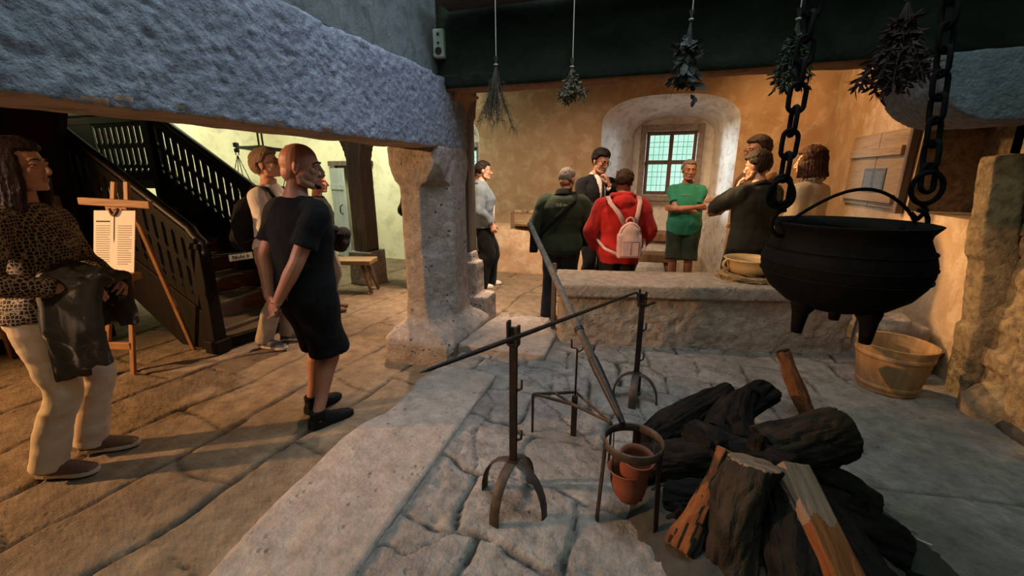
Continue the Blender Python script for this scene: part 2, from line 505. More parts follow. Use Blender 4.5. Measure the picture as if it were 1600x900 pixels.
# masonry thickness behind the face (closes the wall, its windows stay open)
def back_pane(x0, x1, z0, z1, y): mw.add([(x0, y, z0), (x1, y, z0), (x1, y, z1), (x0, y, z1)], [(0, 1, 2, 3)])
wb = struct(mw.build('wall_back', M['ochre']))
ml = MB(); wall_face(ml, [door_hole], LX, -4.35)
for p in ((DX0, 1), (DX1, 1)): ml.add([(p[0], BY, 0), (p[0], BY + .5, 0), (p[0], BY + .5, DZ), (p[0], BY, DZ)], [(0, 1, 2, 3)])
ml.add([(DX0, BY, DZ), (DX1, BY, DZ), (DX1, BY + .5, DZ), (DX0, BY + .5, DZ)], [(0, 1, 2, 3)])
ml.add([(DX0, BY + .5, 0), (DX1, BY + .5, 0), (DX1, BY + .5, DZ), (DX0, BY + .5, DZ)], [(0, 1, 2, 3)])
struct(ml.build('wall_far', M['hall_lit']))  # same back wall, its paler yellow is hall light put into the colour
nw = struct(mn.build('trim_1', M['white'], smooth=True))

# window walls and windows
def window(name, x0, x1, z0, z1, wx0, wx1, wzb, wzt, cut=None):
    m = MB()
    for a, b, c, d in ((wx0, x0, wzb, wzt), (x1, wx1, wzb, wzt), (x0, x1, wzb, z0), (x0, x1, z1, wzt)):
        m.add([(a, WY, c), (b, WY, c), (b, WY, d), (a, WY, d), (a, WY + .3, c), (b, WY + .3, c), (b, WY + .3, d), (a, WY + .3, d)],
              [(0, 1, 2, 3), (4, 5, 6, 7), (0, 1, 5, 4), (3, 2, 6, 7), (0, 3, 7, 4), (1, 2, 6, 5)])
    w = struct(m.build(name, M['white']))
    s = MB(); b = .10
    for c, d in ((((x0 - b / 2), WY - .03, (z0 + z1) / 2), (b, .1, z1 - z0 + 2 * b)), (((x1 + b / 2), WY - .03, (z0 + z1) / 2), (b, .1, z1 - z0 + 2 * b)),
                 (((x0 + x1) / 2, WY - .03, z1 + b / 2), (x1 - x0, .1, b)), (((x0 + x1) / 2, WY - .06, z0 - .05), (x1 - x0 + .02, .2, .1))):
        s.box(c, d)
    s.build('stone_surround', M['pillar'], w, bevel=.012)
    fr = MB(); f = .055; yy = WY + .03
    xm, zm = (x0 + x1) / 2, lerp(z0, z1, .52)
    for c, d in (((x0 + f / 2, yy, (z0 + z1) / 2), (f, .06, z1 - z0)), ((x1 - f / 2, yy, (z0 + z1) / 2), (f, .06, z1 - z0)), ((xm, yy, (z0 + z1) / 2), (f * 1.25, .065, z1 - z0 - .02)),
                 (((x0 + x1) / 2, yy, z0 + f / 2), (x1 - x0, .058, f)), (((x0 + x1) / 2, yy, z1 - f / 2), (x1 - x0, .058, f)), (((x0 + x1) / 2, yy, zm), (x1 - x0 - .01, .068, f * 1.2))):
        fr.box(c, d)
    fr.build('window_frame', M['frame'], w, bevel=.006)
    ld, gl = MB(), MB()
    for a, b in ((x0 + f, xm - f * .62), (xm + f * .62, x1 - f)):
        for c, d in ((z0 + f, zm - f * .6), (zm + f * .6, z1 - f)):
            for k in range(1, 4):
                x = lerp(a, b, k / 4 + .02 * (-1) ** k); ld.box((x, yy, (c + d) / 2), (.006, .008, d - c))
                z = lerp(c, d, k / 4 + .03 * (-1) ** k); ld.box(((a + b) / 2, yy, z), (b - a, .008, .006))
            gl.box(((a + b) / 2, yy + .004, (c + d) / 2), (b - a, .004, d - c))
    ld.build('lead_bars', M['iron'], w)
    gl.build('pane', M['glass'], w)
    return w
window('window_1', -.20, .57, 1.25, 2.25, -.5, .95, -.1, 2.7)
window('window_2', -3.92, -3.20, 1.02, 2.06, -4.1, -3.0, .2, 2.6)
# flags on the niche floor and a low masonry bench with a shelf board in the niche
m = MB(); m.box((.2, BY + .36, -.03), (1.3, .74, .06))
struct(stone('trim_2', m, M['nichefloor'], .03, .004, 6, None, 1))

# right wall, with a recess near the fireplace
mr = MB()
for a, b, c, d in ((3.3, 3.72, 1.9, H_TOP), (3.72, 4.75, -.1, 1.26), (3.72, 4.75, 2.12, H_TOP), (4.75, BY, -.1, H_TOP)):
    mr.add([(RX, a, c), (RX, b, c), (RX, b, d), (RX, a, d)], [(0, 1, 2, 3)])
mr.add([(RX, 3.72, -.1), (RX + .75, 3.72, -.1), (RX + .75, 3.72, H_TOP), (RX, 3.72, H_TOP)], [(0, 1, 2, 3)])
struct(mr.build('wall_right', M['ochre']))
mr = MB()
mr.add([(RX, 3.72, 1.26), (RX, 4.75, 1.26), (RX + .45, 4.75, 1.26), (RX + .45, 3.72, 1.26), (RX, 3.72, 2.12), (RX, 4.75, 2.12), (RX + .45, 4.75, 2.12), (RX + .45, 3.72, 2.12)],
       [(0, 1, 2, 3), (4, 5, 6, 7), (0, 3, 7, 4), (1, 2, 6, 5), (3, 2, 6, 7)])
struct(mr.build('wall_recess', M['rubble']))
# left wall and the walls around the camera side
ml = MB(); ml.add([(LX, -2.5, -.1), (LX, BY, -.1), (LX, BY, H_TOP), (LX, -2.5, H_TOP)], [(0, 1, 2, 3)])
struct(ml.build('wall_left', M['hall_lit']))
ml = MB(); ml.add([(LX, -2.5, -.1), (RX + .4, -2.5, -.1), (RX + .4, -2.5, 4.6), (LX, -2.5, 4.6)], [(0, 1, 2, 3)])
struct(ml.build('wall_front', M['hoodplaster']))
m = MB()
m.add([(LX, -2.5, H_TOP), (-1.68, -2.5, H_TOP), (-1.68, BY, H_TOP), (LX, BY, H_TOP)], [(0, 1, 2, 3)])
m.add([(-1.68, 3.3, H_TOP), (RX + .5, 3.3, H_TOP), (RX + .5, BY, H_TOP), (-1.68, BY, H_TOP)], [(0, 1, 2, 3)])
struct(m.build('ceiling', M['ceil']))

# plaster skirting ledge along the foot of the back wall
m = MB(); prof = [(BY - .03, -.05), (BY - .45, -.05), (BY - .42, .40), (BY - .34, .66), (BY - .24, .74), (BY - .05, .77), (BY - .03, .77)]
m.prism(prof, lambda p: (-2.75, p[0], p[1]), lambda p: (-.88, p[0], p[1]))
lg = stone('masonry_ledge', m, M['ochre'], .03, .012, 4, None, 3, 3)
tag(lg, 'low plastered masonry ledge along the foot of the ochre back wall', 'ledge')

# ================================================================== fireplace hood
# tooled stone beam on the left
m = MB()
m.box((-1.81, 1.45, 2.05), (.33, 4.5, .545))
me = vox(m, .014, 6, name='stone_beam')
P = co(me); N = nor(me)
# rounded far end
e = np.clip((P[:, 1] - 3.38) / .32, 0, 1); zz = (P[:, 2] - 2.03) / .29
P[:, 1] -= .22 * e * np.abs(np.clip(zz, 0, 1)) ** 1.6
face = np.clip((N[:, 0] - .3) * 2, 0, 1)
tool = vnoise(P * np.array([20, 34, 55]) + fbm(P, 9, 2, 2)[:, None] * 1.2, 5)
tool2 = vnoise(P * np.array([20, 60, 85]) + 7, 6)
top = np.clip((P[:, 2] - 2.19) / .14, 0, 1)
d = face * (.0085 * tool + .0045 * tool2) + .006 * fbm(P, 4, 3, 8) - top * .022 * np.clip(fbm(P, 7, 3, 9) + .2, 0, 1)
P += N * d[:, None]; setco(me, P)
me.materials.append(M['beamstone']); me.materials.append(M['soffit_bounce'])
me.polygons.foreach_set('material_index', [1 if (p.normal.z < -.4 and p.center.z < 1.815) else 0 for p in me.polygons])  # underside faces take the tan that paints in the bounce light
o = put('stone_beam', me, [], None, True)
tag(o, 'thick tooled grey stone beam crossing the upper left over the hearth', 'beam', kind='thing')

# hood walls above the beams
m = MB(); m.box((-1.86, .5, 3.48), (.30, 5.6, 2.30)); struct(m.build('wall_hood_left', M['hoodplaster']))
LZ = 2.22
m = MB(); m.prism([(3.30, LZ), (3.56, LZ), (3.56, 4.6), (3.30, 4.6)], lambda p: (-1.72, p[0], p[1]), lambda p: (RX + .4, p[0], p[1]))
me = vox(m, .04, 2, name='hood_lintel'); push(me, .012, 2.5, 4, 4)
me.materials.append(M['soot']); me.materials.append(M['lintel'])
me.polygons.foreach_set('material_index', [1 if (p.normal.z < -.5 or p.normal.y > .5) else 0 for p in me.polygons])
o = put('hood_lintel', me, [], None, True)
tag(o, 'soot-blackened plastered lintel of the chimney hood above the group', 'lintel', kind='thing')
m = MB(); m.box((RX + .52, .4, 2.2), (.3, 5.8, 4.8)); struct(m.build('wall_hood_right', M['soot']))
# curved corbel under the lintel, springing from the rear post
m = MB()
prof = [(-1.90, 1.60), (-1.735, 1.60), (-1.725, 1.80)]
for i in range(9):
    a = i / 8 * pi / 2
    prof.append((-1.725 + .16 * (1 - cos(a)), 1.86 + .36 * sin(a)))
prof += [(-1.55, LZ + .03), (-1.90, LZ + .03)]
m.prism(prof, lambda p: (p[0], 3.40, p[1]), lambda p: (p[0], 3.80, p[1]))
o = stone('stone_corbel', m, M['lintel'], .016, .006, 6, None, 3, 6)
tag(o, 'curved brown corbel carrying the left end of the sooty lintel', 'corbel', kind='thing')
# big rounded corbel stone on the right
m = MB()
prof = [(2.13, 2.215), (1.44, 2.215)]
for i in range(9):
    a = i / 8 * pi / 2
    prof.append((1.44 + .30 * (1 - cos(a)), 2.15 - .30 * sin(a)))
prof += [(2.13, 1.86)]
m.prism(prof, lambda p: (p[0], 3.16, p[1]), lambda p: (p[0] - .10, 3.62, p[1]))
o = stone('corbel_stone', m, M['beamstone'], .016, .008, 6, None, 3, 16)
tag(o, 'big rounded grey corbel stone under the right end of the lintel', 'corbel', kind='thing')

# ================================================================== pillars and posts
def octa(cx, cy, half, ch):
    a, b = half, half - ch
    return [(cx + x, cy + y) for x, y in ((-b, -a), (b, -a), (a, -b), (a, b), (b, a), (-b, a), (-a, b), (-a, -b))]
m = MB()
PP = [(-1.99, 3.12), (-1.83, 3.12), (-1.64, 3.34), (-1.64, 3.62), (-1.80, 3.72), (-1.99, 3.72), (-2.04, 3.66), (-2.04, 3.17)]
QQ = [(-2.10, 2.90), (-1.53, 2.90), (-1.48, 2.95), (-1.48, 3.78), (-1.53, 3.82), (-2.10, 3.82), (-2.15, 3.78), (-2.15, 2.95)]
CP = [(-2.08, 3.10), (-1.68, 3.10), (-1.64, 3.14), (-1.64, 3.68), (-1.68, 3.72), (-2.08, 3.72), (-2.12, 3.68), (-2.12, 3.14)]
rr = []
for z, t, A, B in ((-.02, 1, PP, QQ), (.17, 1, PP, QQ), (.20, .96, PP, QQ), (.26, .62, PP, QQ), (.30, .25, PP, QQ), (.34, .08, PP, QQ), (.5, 0, PP, QQ), (1.40, 0, PP, QQ), (1.48, .05, PP, CP), (1.52, .45, PP, CP), (1.60, .8, PP, CP), (1.66, 1, PP, CP), (1.79, 1, PP, CP)):
    rr.append([(lerp(a[0], b[0], t), lerp(a[1], b[1], t), z) for a, b in zip(A, B)])
m.rings(rr)
me = vox(m, .012, 1, name='stone_pillar'); push(me, .0035, 9, 4, 5)
P = co(me); N = nor(me)
chip = np.clip(fbm(P, 4, 3, 77) - .55, 0, 1); P -= N * (chip * .04)[:, None]; setco(me, P)
o = put('stone_pillar', me, M['pillar'], None, True)
tag(o, 'pitted stone pillar with chamfered corners carrying the tooled beam', 'pillar', kind='thing')

m = MB(); px_, py_ = -1.83, 3.98
m.box((px_ + .09, 3.95, .17), (.42, .30, .4), taper=.97); m.box((px_ + .05, py_ - .03, .50), (.26, .22, .42), taper=.95)
m.box((px_ + .03, py_ - .02, .74), (.20, .20, .14), taper=.8)
base = stone('stone_base', m, M['pillar'], .012, .0035, 9, None, 1, 23)
m = MB(); m.box((px_, py_, 1.55), (.19, .19, 1.5)); m.box((px_, py_, 2.25), (.22, .22, .3), taper=1.1)
pr_ = empty('oak_post', (0, 0, 0), 0, 'square oak post on a stepped stone base, behind the stone pillar', 'post'); pr_['kind'] = 'thing'
base.parent = pr_
sh = vox(m, .013, 1, name='post_shaft'); push(sh, .004, 6, 3, 3, (1, 1, .2)); put('post_shaft', sh, M['post'], pr_, True)

# far wooden post with curved head
pr2 = empty('oak_post', (0, 0, 0), 0, 'heavy oak post with flared head standing far back by the grey door', 'post'); pr2['kind'] = 'thing'
m = MB(); ax, ay = -4.02, 5.25
rr = []
for z, h in ((.48, .135), (.6, .125), (1.4, .12), (1.75, .125), (1.9, .16), (2.05, .23), (2.2, .30), (3.3, .32)):
    rr.append([(ax + x * 1.0, ay + y, z) for x, y in ((-h, -.13), (h, -.13), (h, .13), (-h, .13))])
m.rings(rr); sh = vox(m, .02, 1, name='post_shaft'); push(sh, .008, 5, 3, 9, (1, 1, .2)); put('post_shaft', sh, M['post'], pr2, True)
m = MB(); m.box((ax, ay, .23), (.40, .40, .50), taper=.95)
stone('stone_base', m, M['pillar'], .02, .008, 6, pr2, 2, 31)

# masonry jamb and boulders at the right of the hearth
def boulder(mb, c, r, rz=0): mb.ell(c, r, rotm(rnd.uniform(-.2, .2), rnd.uniform(-.2, .2), rz), 14, 8)
m = MB(); m.box((2.30, 3.50, .95), (.34, .24, 1.9))
mx = rnd
z = .05
while z < 1.85:
    h = mx.uniform(.07, .16)
    for k in range(3):
        m.box((2.27 + mx.uniform(-.03, .03), 2.72 + k * .26 + mx.uniform(-.03, .03), z + h / 2), (.36, .25, h * .92), rotm(0, 0, mx.uniform(-.12, .12)))
    z += h
me = vox(m, .014, 3, name='masonry_jamb'); push(me, .010, 6, 4, 14)
o = put('masonry_jamb', me, M['rubble'], None, True); tag(o, 'rough rubble masonry jamb of flat stones at the far right of the hearth', 'wall', kind='thing')
m = MB(); m.box((2.13, 3.44, .30), (.19, .18, .64), rotm(0, -.10, 0)); m.box((2.09, 3.45, .85), (.17, .17, .56), rotm(0, -.14, 0)); m.box((2.01, 3.46, 1.38), (.18, .17, .62), rotm(0, -.12, 0), taper=.85)
o = stone('jamb_stone', m, M['rubble'], .012, .008, 5, None, 5, 4); tag(o, 'upright worn ochre stone standing against the rubble jamb', 'stone')
for k, (c, r, lb) in enumerate((((2.10, 3.18, .13), (.13, .17, .20), 'rounded ochre boulder at the foot of the rubble jamb'), ((2.20, 2.86, .10), (.16, .30, .09), 'flat dark slate lying at the right edge of the hearth'),
                                ((2.12, 2.45, .10), (.12, .28, .10), 'low dark stone beside the slate at the right edge of the hearth'))):
    m = MB(); m.ell(c, r, rotm(0, .1, .2 * k), 20, 12)
    o = stone('boulder', m, M['rubble'] if k == 0 else M['ash'], .014, .014, 5, None, 1, 40 + k); tag(o, lb, 'stone')

# low bench-high slab wall behind the hearth
th = math.atan2(.67, 2.84)
sm = Matrix.Translation((-.70, 3.40, 0)) @ Matrix.Rotation(th, 4, 'Z')
m = MB()
m.box((1.2, .30, .28), (2.38, .50, .62))
m.box((1.2, .29, .625), (2.44, .58, .115))
m.xf(sm)
me = vox(m, .015, 4, name='slab_wall')
P = co(me); N = nor(me)
a = np.clip((.56 - P[:, 2]) / .05, 0, 1); P += N * (a * .014 * fbm(P, 7, 4, 3) + (1 - a) * .006 * fbm(P, 4, 3, 5) + a * .006 * fbm(P, 22, 3, 6))[:, None]
setco(me, P)
o = put('slab_wall', me, M['slab'], None, True); tag(o, 'low rough stone wall with a thick slab top at the back of the hearth', 'wall', kind='thing')
m = MB(); m.box((1.90, 4.0, .22), (.38, .30, .42), rotm(0, 0, th)); m.box((1.86, 3.96, .45), (.2, .2, .08))
o = stone('rubble_block', m, M['pillar'], .016, .016, 6, None, 4, 66); tag(o, 'rough grey stone block at the right end of the low slab wall', 'stone')
# low step slab between pillar and slab wall
m = MB()
m.prism([(-1.52, 3.05), (-.74, 3.05), (-.76, 3.55), (-1.02, 3.95), (-1.46, 3.86)], lambda p: (p[0], p[1], -.02), lambda p: (p[0] * .99, p[1], .175))
o = stone('step_slab', m, M['kerb'], .014, .006, 6, None, 4, 8); tag(o, 'low flat stone step between the pillar and the slab wall', 'step')

# ================================================================== staircase
st = empty('staircase', (0, 0, 0), 0, 'dark oak staircase with pierced board balustrades climbing to a landing', 'staircase')
RISE, RUN, X0, Y0, Y1 = .171, .28, -3.78, 2.62, 3.66
for k in range(7):
    x = X0 - k * RUN; z = (k + 1) * RISE
    m = MB(); m.box((x - RUN / 2 - .0, (Y0 + Y1) / 2, z - .02), (RUN + .05, Y1 - Y0 - .03, .04))
    m.build('tread', M['tread'], st, bevel=.01)
    m = MB(); m.box((x - .012, (Y0 + Y1) / 2, z - .04 - (RISE - .04) / 2), (.02, Y1 - Y0 - .05, RISE - .045))
    m.build('riser', M['riser'], st)
# rounded bull-nosed first step
m = MB(); pts = [(X0 + .04, Y0 - .05), (X0 + .04, Y1 + .05)] + [(X0 + .04 + .20 * cos(a), lerp(Y0 - .05, Y1 + .05, .5 - .5 * sin(a))) for a in [pi / 2 * (1 - 2 * i / 12) * -1 for i in range(13)]]
cyy = (Y0 + Y1) / 2
pts = [(X0, Y0 - .06)] + [(X0 + .05 + .17 * sin(pi * i / 14) ** .5, lerp(Y0 - .04, Y1 + .1, i / 14)) for i in range(15)] + [(X0, Y1 + .1)]
m.prism(pts, lambda p: (p[0] - .03, p[1], .0), lambda p: (p[0] - .03, p[1], .095), 0)
m.prism(pts, lambda p: (p[0], p[1], .095), lambda p: (p[0], p[1], .13), 1)
m.build('bottom_step', [M['darkwood'], M['tread']], st, bevel=.008)
XL = X0 - 7 * RUN          # landing edge
m = MB(); m.box(((XL + LX) / 2, (Y0 + Y1) / 2, 7 * RISE - .05), (XL - LX - .02, Y1 - Y0, .1)); m.build('landing', M['tread'], st)
SL = RISE / RUN
def rz(x): return 1.12 + SL * (-3.72 - x)   # top of the handrail
def pierced(name, x0, x1, y, zfun, h=.80):
    """upright boards whose notched edges leave slots between them"""
    w = .105; n = max(1, round((x0 - x1) / w)); w = (x0 - x1) / n
    m = MB()
    marks = [(0, 0), (.125, 0), (.155, .024), (.185, 0), (.20, 0), (.22, .019), (.40, .019), (.42, 0), (.45, 0), (.47, .019), (.65, .019), (.67, 0), (.685, 0), (.715, .024), (.745, 0), (h, 0)]
    for k in range(n):
        xa, xb = x0 - k * w, x0 - (k + 1) * w
        poly = [(xa - .002 - d, t) for t, d in marks] + [(xb + .002 + d, t) for t, d in reversed(marks)]
        m.prism(poly, lambda p: (p[0], y - .011, zfun(p[0]) - h - .03 + p[1]), lambda p: (p[0], y + .011, zfun(p[0]) - h - .03 + p[1]))
    return m.build(name, M['darkwood'], st)
def rail(name, pts, w=.09, h=.075):
    m = MB(); m.tube(pts, [(h / 2, w / 2)] * len(pts), 10, (0, 0, 1)); 
    return m.build(name, M['darkwoodx'], st, smooth=True)
lev = rz(XL) - .04
flat = lambda x: lev
for nm, y in (('near', Y0 - .04), ('far', Y1 + .04)):
    pierced('balustrade', X0 + .02, XL, y, rz)
    pts = [(X0 + .02 + i * (XL - X0 - .02) / 12, y, rz(X0 + .02 + i * (XL - X0 - .02) / 12) - .02) for i in range(13)]
    if nm == 'near':
        pts = [(X0 + .13, y - .01, .86), (X0 + .155, y, .93), (X0 + .13, y, 1.01), (X0 + .07, y, 1.06)] + pts
    else: pts = pts + [(XL - .2, y, lev - .02), (LX + .05, y, lev - .02)]
    rail('handrail', pts)
    m = MB()   # moulded strip under the rail and the stringer board
    m.prism([(X0 + .06, rz(X0 + .06) - .07), (XL, rz(XL) - .07), (XL, rz(XL) - .15), (X0 + .06, rz(X0 + .06) - .15)], lambda p: (p[0], y - .022, p[1]), lambda p: (p[0], y + .022, p[1]))
    m.prism([(X0 + .10, .02), (X0 + .10, rz(X0) - .83), (XL, rz(XL) - .83), (XL, rz(XL) - 1.12), (X0 - .35, .02)], lambda p: (p[0], y - .025, p[1]), lambda p: (p[0], y + .025, p[1]))
    m.build('stringer', M['darkwood'], st, bevel=.006)
    m = MB(); m.box((X0 + .09, y, .50), (.11, .11, 1.0)); m.box((X0 + .09, y, .06), (.15, .15, .12)); m.box((X0 + .09, y, .98), (.13, .13, .05))
    m.build('newel_post', M['darkwood'], st, bevel=.01)
    m = MB(); m.box((XL, y, (rz(XL) + .0) / 2 + .02), (.10, .10, rz(XL))); m.build('newel_post', M['darkwood'], st, bevel=.008)
pierced('balustrade', XL - .06, XL - 1.0, Y1 + .04, flat)
m = MB()
for z in (lev - .09, lev - .86): m.box(((XL + LX) / 2, Y1 + .04, z), (XL - LX - .05, .045, .09))
m.box(((XL - 1.0 + LX) / 2, Y1 + .04, lev - .47), (abs(XL - 1.0 - LX) - .05, .03, .8))
m.build('landing_rail', M['darkwoodx'], st, bevel=.005)
m = MB()   # brown triangular panel below the flight
m.prism([(X0 + .02, .02), (X0 + .02, .25), (X0 - .42, .52), (X0 - .42, .02)], lambda p: (p[0], Y0 + .0, p[1]), lambda p: (p[0], Y0 + .02, p[1]))
m.build('under_panel', M['riser'], st)
# upper flight's boarded side, rising towards the viewer
m = MB()
m.prism([(-5.05, 0), (-5.05, 1.86), (-4.78, 2.35), (-4.78, 3.3), (LX, 3.3), (LX, 0)], lambda p: (p[0], 2.48, p[1]), lambda p: (p[0], 2.54, p[1]))
o = m.build('plank_partition', M['darkwood']); tag(o, 'dark boarded side of the upper stair flight at the far left', 'partition', kind='thing')

# ================================================================== doors
d = empty('door_1', (0, 0, 0)); struct(d)
m = MB()
for x in (DX0 + .05, DX1 - .05): m.box((x, BY - .02, DZ / 2), (.10, .12, DZ))
m.box(((DX0 + DX1) / 2, BY - .02, DZ + .04), (DX1 - DX0 + .1, .12, .09)); m.build('door_frame', M['post'], d, bevel=.01)
m = MB(); a = R(28); w = .60
for k in range(4):
    u = (k + .5) * w / 4; m.box((DX0 + .02 + u * cos(a), BY - .10 - u * sin(a), .85), (w / 4 - .006, .035, 1.68), rotm(0, 0, -a))
for z in (.3, 1.35): m.box((DX0 + .02 + w / 2 * cos(a) - .012, BY - .125 - w / 2 * sin(a), z), (w - .05, .03, .10), rotm(0, 0, -a))
lf = m.build('door_leaf', M['greydoor'], d, bevel=.004)
m = MB(); m.tube([(DX0 + .44, BY - .37, .85), (DX0 + .43, BY - .42, .9), (DX0 + .44, BY - .42, 1.0), (DX0 + .45, BY - .37, 1.03)], .012, 8); m.build('handle', M['iron'], lf, smooth=True)
m = MB(); m.box((DX1 - .25, BY + .3, .85), (.48, .05, 1.7)); m.build('inner_leaf', M['greydoor'], d)
# ================================================================== hearth irons
def firedog(loc, rz, sc, label):
    r = empty('firedog', loc, rz, label, 'firedog', 'spit firedogs'); r.scale = (1, 1, 1)
    ht = .235 * sc
    for ang in (R(-16), R(78)):
        m = MB(); w = .165 * sc
        pts = [(w * cos(a) * cos(ang), w * cos(a) * sin(ang), ht * sin(a) ** .8) for a in [pi * i / 16 for i in range(17)]]
        m.tube(pts, [(.024, .006)] * 17, 8, (-sin(ang), cos(ang), 0)); m.build('leg_arch', M['rustiron'], r, smooth=True, ang=40)
    m = MB(); m.box((0, 0, (ht + .86 * sc) / 2), (.034, .016, .86 * sc - ht + .01)); m.box((0, 0, ht), (.045, .045, .018))
    m.build('post', M['iron'], r, bevel=.003)
    m = MB(); m.box((-.020, 0, .84 * sc), (.012, .032, .10)); m.box((.020, 0, .83 * sc), (.012, .032, .085)); m.box((0, 0, .79 * sc), (.04, .03, .012)); m.build('fork', M['iron'], r, bevel=.002)
    for z in (.36, .60):
        m = MB(); m.tube([(.01, 0, z * sc - .02), (.035, 0, z * sc - .005), (.036, 0, z * sc + .035)], .006, 8); m.build('spit_hook', M['iron'], r, smooth=True)
    return r
firedog((-.50, 1.53, HZ - .01), 0, 1.0, 'tall iron firedog with arched feet, nearest, holding the spit')
firedog((-.02, 2.66, HZ - .01), R(8), .86, 'iron firedog holding the crank end of the spit, before the slab wall')
m = MB(); A, B = V((-.47, 1.5, .95)), V((-.10, 2.62, .85)); P_ = lambda t: A + (B - A) * t
pts = [P_(t) for t in (-.43, -.40, -.2, 0, .4, .8, 1.10)]
e_ = P_(1.10)
pts += [e_ + V((.012, .01, -.015)), e_ + V((.02, .01, -.09)), e_ + V((.035, .012, -.105)), e_ + V((.12, .05, -.07))]
m.tube(pts, [.0015, .006, .009, .010, .009, .008, .007, .007, .007, .007, .007], 10)
o = m.build('roasting_spit', M['iron'], smooth=True); tag(o, 'long iron roasting spit with pointed tip and bent crank, across two firedogs', 'spit')

# long-handled ring trivet with its clay pots
r = empty('ring_trivet', (0, 1.61, HZ), 0, 'long-handled iron ring on three legs holding clay pots', 'trivet')
m = MB(); m.tube([(.118 * cos(a), .118 * sin(a), .375) for a in [2 * pi * i / 40 for i in range(40)]], [(.021, .005)] * 40, 8, (0, 0, 1), closed=True); m.build('ring', M['rustiron'], r, smooth=True)
for a in (R(200), R(330), R(85)):
    m = MB(); m.tube([(.118 * cos(a), .118 * sin(a), .385), (.125 * cos(a), .125 * sin(a), .2), (.135 * cos(a), .135 * sin(a), -.01)], [(.017, .007)] * 3, 8, (-sin(a), cos(a), 0)); m.build('leg', M['iron'], r, smooth=True, ang=40)
top = V((-.77, 2.70, 1.26)) - V((0, 1.61, HZ)); bot = V((-.055, .10, .40)); L_ = lambda t: bot + (top - bot) * t
m = MB(); m.tube([L_(.20), L_(.5), L_(1)], [.021, .020, .017], 14); m.build('shaft', M['post'], r, smooth=True)
m = MB(); m.tube([V((-.05, .105, .375)), L_(.0), L_(.04), L_(.19), L_(.24)], [.012, .013, .016, .025, .0235], 12); m.tube([L_(.36), L_(.375)], [.0245, .0245], 14); m.build('socket', M['iron'], r, smooth=True, ang=40)
m = MB()
for s_ in (-1, 1): m.tube([(.085 * s_, .05, .37), (.078 * s_, .0, .25), (.05 * s_, -.02, .12), (0, -.02, .10)], [(.008, .003)] * 4, 8, (0, 1, 0))
m.build('pot_cradle', M['iron'], r, smooth=True)
M['clay'] = m_plain('red_clay', (.17, .045, .02), .7, 0, .3, 14, .3)
def clay_pot(loc, rot, rim, h, label):
    m = MB()
    m.lathe([(0, 0), (rim * .52, .002), (rim * .78, h * .25), (rim * .93, h * .6), (rim * .9, h * .85), (rim * 1.02, h * .97), (rim * 1.04, h), (rim * .96, h), (rim * .84, h * .85), (rim * .86, h * .6), (rim * .70, h * .25), (rim * .45, .014), (0, .012)], 32)
    o = m.build('clay_pot', M['clay'], smooth=True); o.location = loc; o.rotation_euler = rot
    return tag(o, label, 'pot', 'clay pots in the iron ring')
clay_pot((.005, 1.605, HZ + .185), (R(8), R(6), 0), .070, .15, 'upper small red clay pot standing inside the iron ring')
clay_pot((0.0, 1.600, HZ + .108), (R(-5), 0, 1), .084, .15, 'lower red clay pot hanging under the iron ring')

# triangular trivet with a hook rod
r = empty('iron_trivet', (0, 0, 0), 0, 'small triangular iron trivet with upright hook rod, behind the nearest firedog', 'trivet')
A, B, C_ = V((-.34, 2.20, .36)), V((-.565, 2.105, .36)), V((-.12, 1.95, .36))
m = MB()
for a, b in ((A, B), (B, V((-.335, 2.07, .355))), (V((-.335, 2.07, .355)), C_), (A, C_), (V((-.45, 2.15, .36)), V((-.335, 2.07, .355)))): m.tube([a, b], [(.010, .004)] * 2, 8, (0, 0, 1))
m.build('frame', M['rustiron'], r)
for p, q in ((V((-.335, 2.14, .37)), V((-.335, 2.14, HZ - .01))), (B, B + V((-.01, 0, -.25))), (C_, C_ + V((.01, 0, -.25)))):
    m = MB(); m.box((p + q) / 2, (.032 if abs(q.x + .335) < .001 else .012, .016, p.z - q.z)); m.build('leg', M['iron'], r, bevel=.002)
m = MB(); A2 = V((-.335, 2.15, .36)); m.tube([A2, A2 + V((0, 0, .29)), A2 + V((-.03, 0, .293)), A2 + V((-.034, 0, .34))], .006, 8)
m.tube([A2 + V((0, 0, .27)), A2 + V((.03, 0, .29)), A2 + V((.032, 0, .35))], .005, 8); m.build('hook_rod', M['iron'], r, smooth=True)

# ================================================================== cauldron on chains
CC = V((.675, 1.84, 0)); RZ_ = 1.405
CS = .86
r = empty('cauldron', (CC.x, CC.y, RZ_ - .45 * CS), 0, 'big black three-legged iron cauldron hanging on two chains over the logs', 'cauldron')
m = MB(); z0 = .45
prof = [(0, z0 - .385), (.10, z0 - .375), (.19, z0 - .345), (.255, z0 - .29), (.288, z0 - .235), (.300, z0 - .19), (.300, z0 - .15), (.290, z0 - .115), (.272, z0 - .075), (.262, z0 - .05), (.266, z0 - .032), (.283, z0 - .010), (.290, z0), (.280, z0 + .002), (.262, z0 - .015), (.250, z0 - .05), (.262, z0 - .08), (.285, z0 - .15), (.285, z0 - .2), (.24, z0 - .29), (.1, z0 - .36), (0, z0 - .37)]
m.lathe(prof, 64); m.build('body', M['blackiron'], r, smooth=True)
for z, rr_ in ((-.105, .2895), (-.165, .3015), (-.215, .2975)):
    m = MB(); m.tube([(rr_ * cos(a), rr_ * sin(a), z0 + z) for a in [2 * pi * i / 64 for i in range(64)]], .0035, 6, (0, 0, 1), closed=True); m.build('band', M['blackiron'], r, smooth=True)
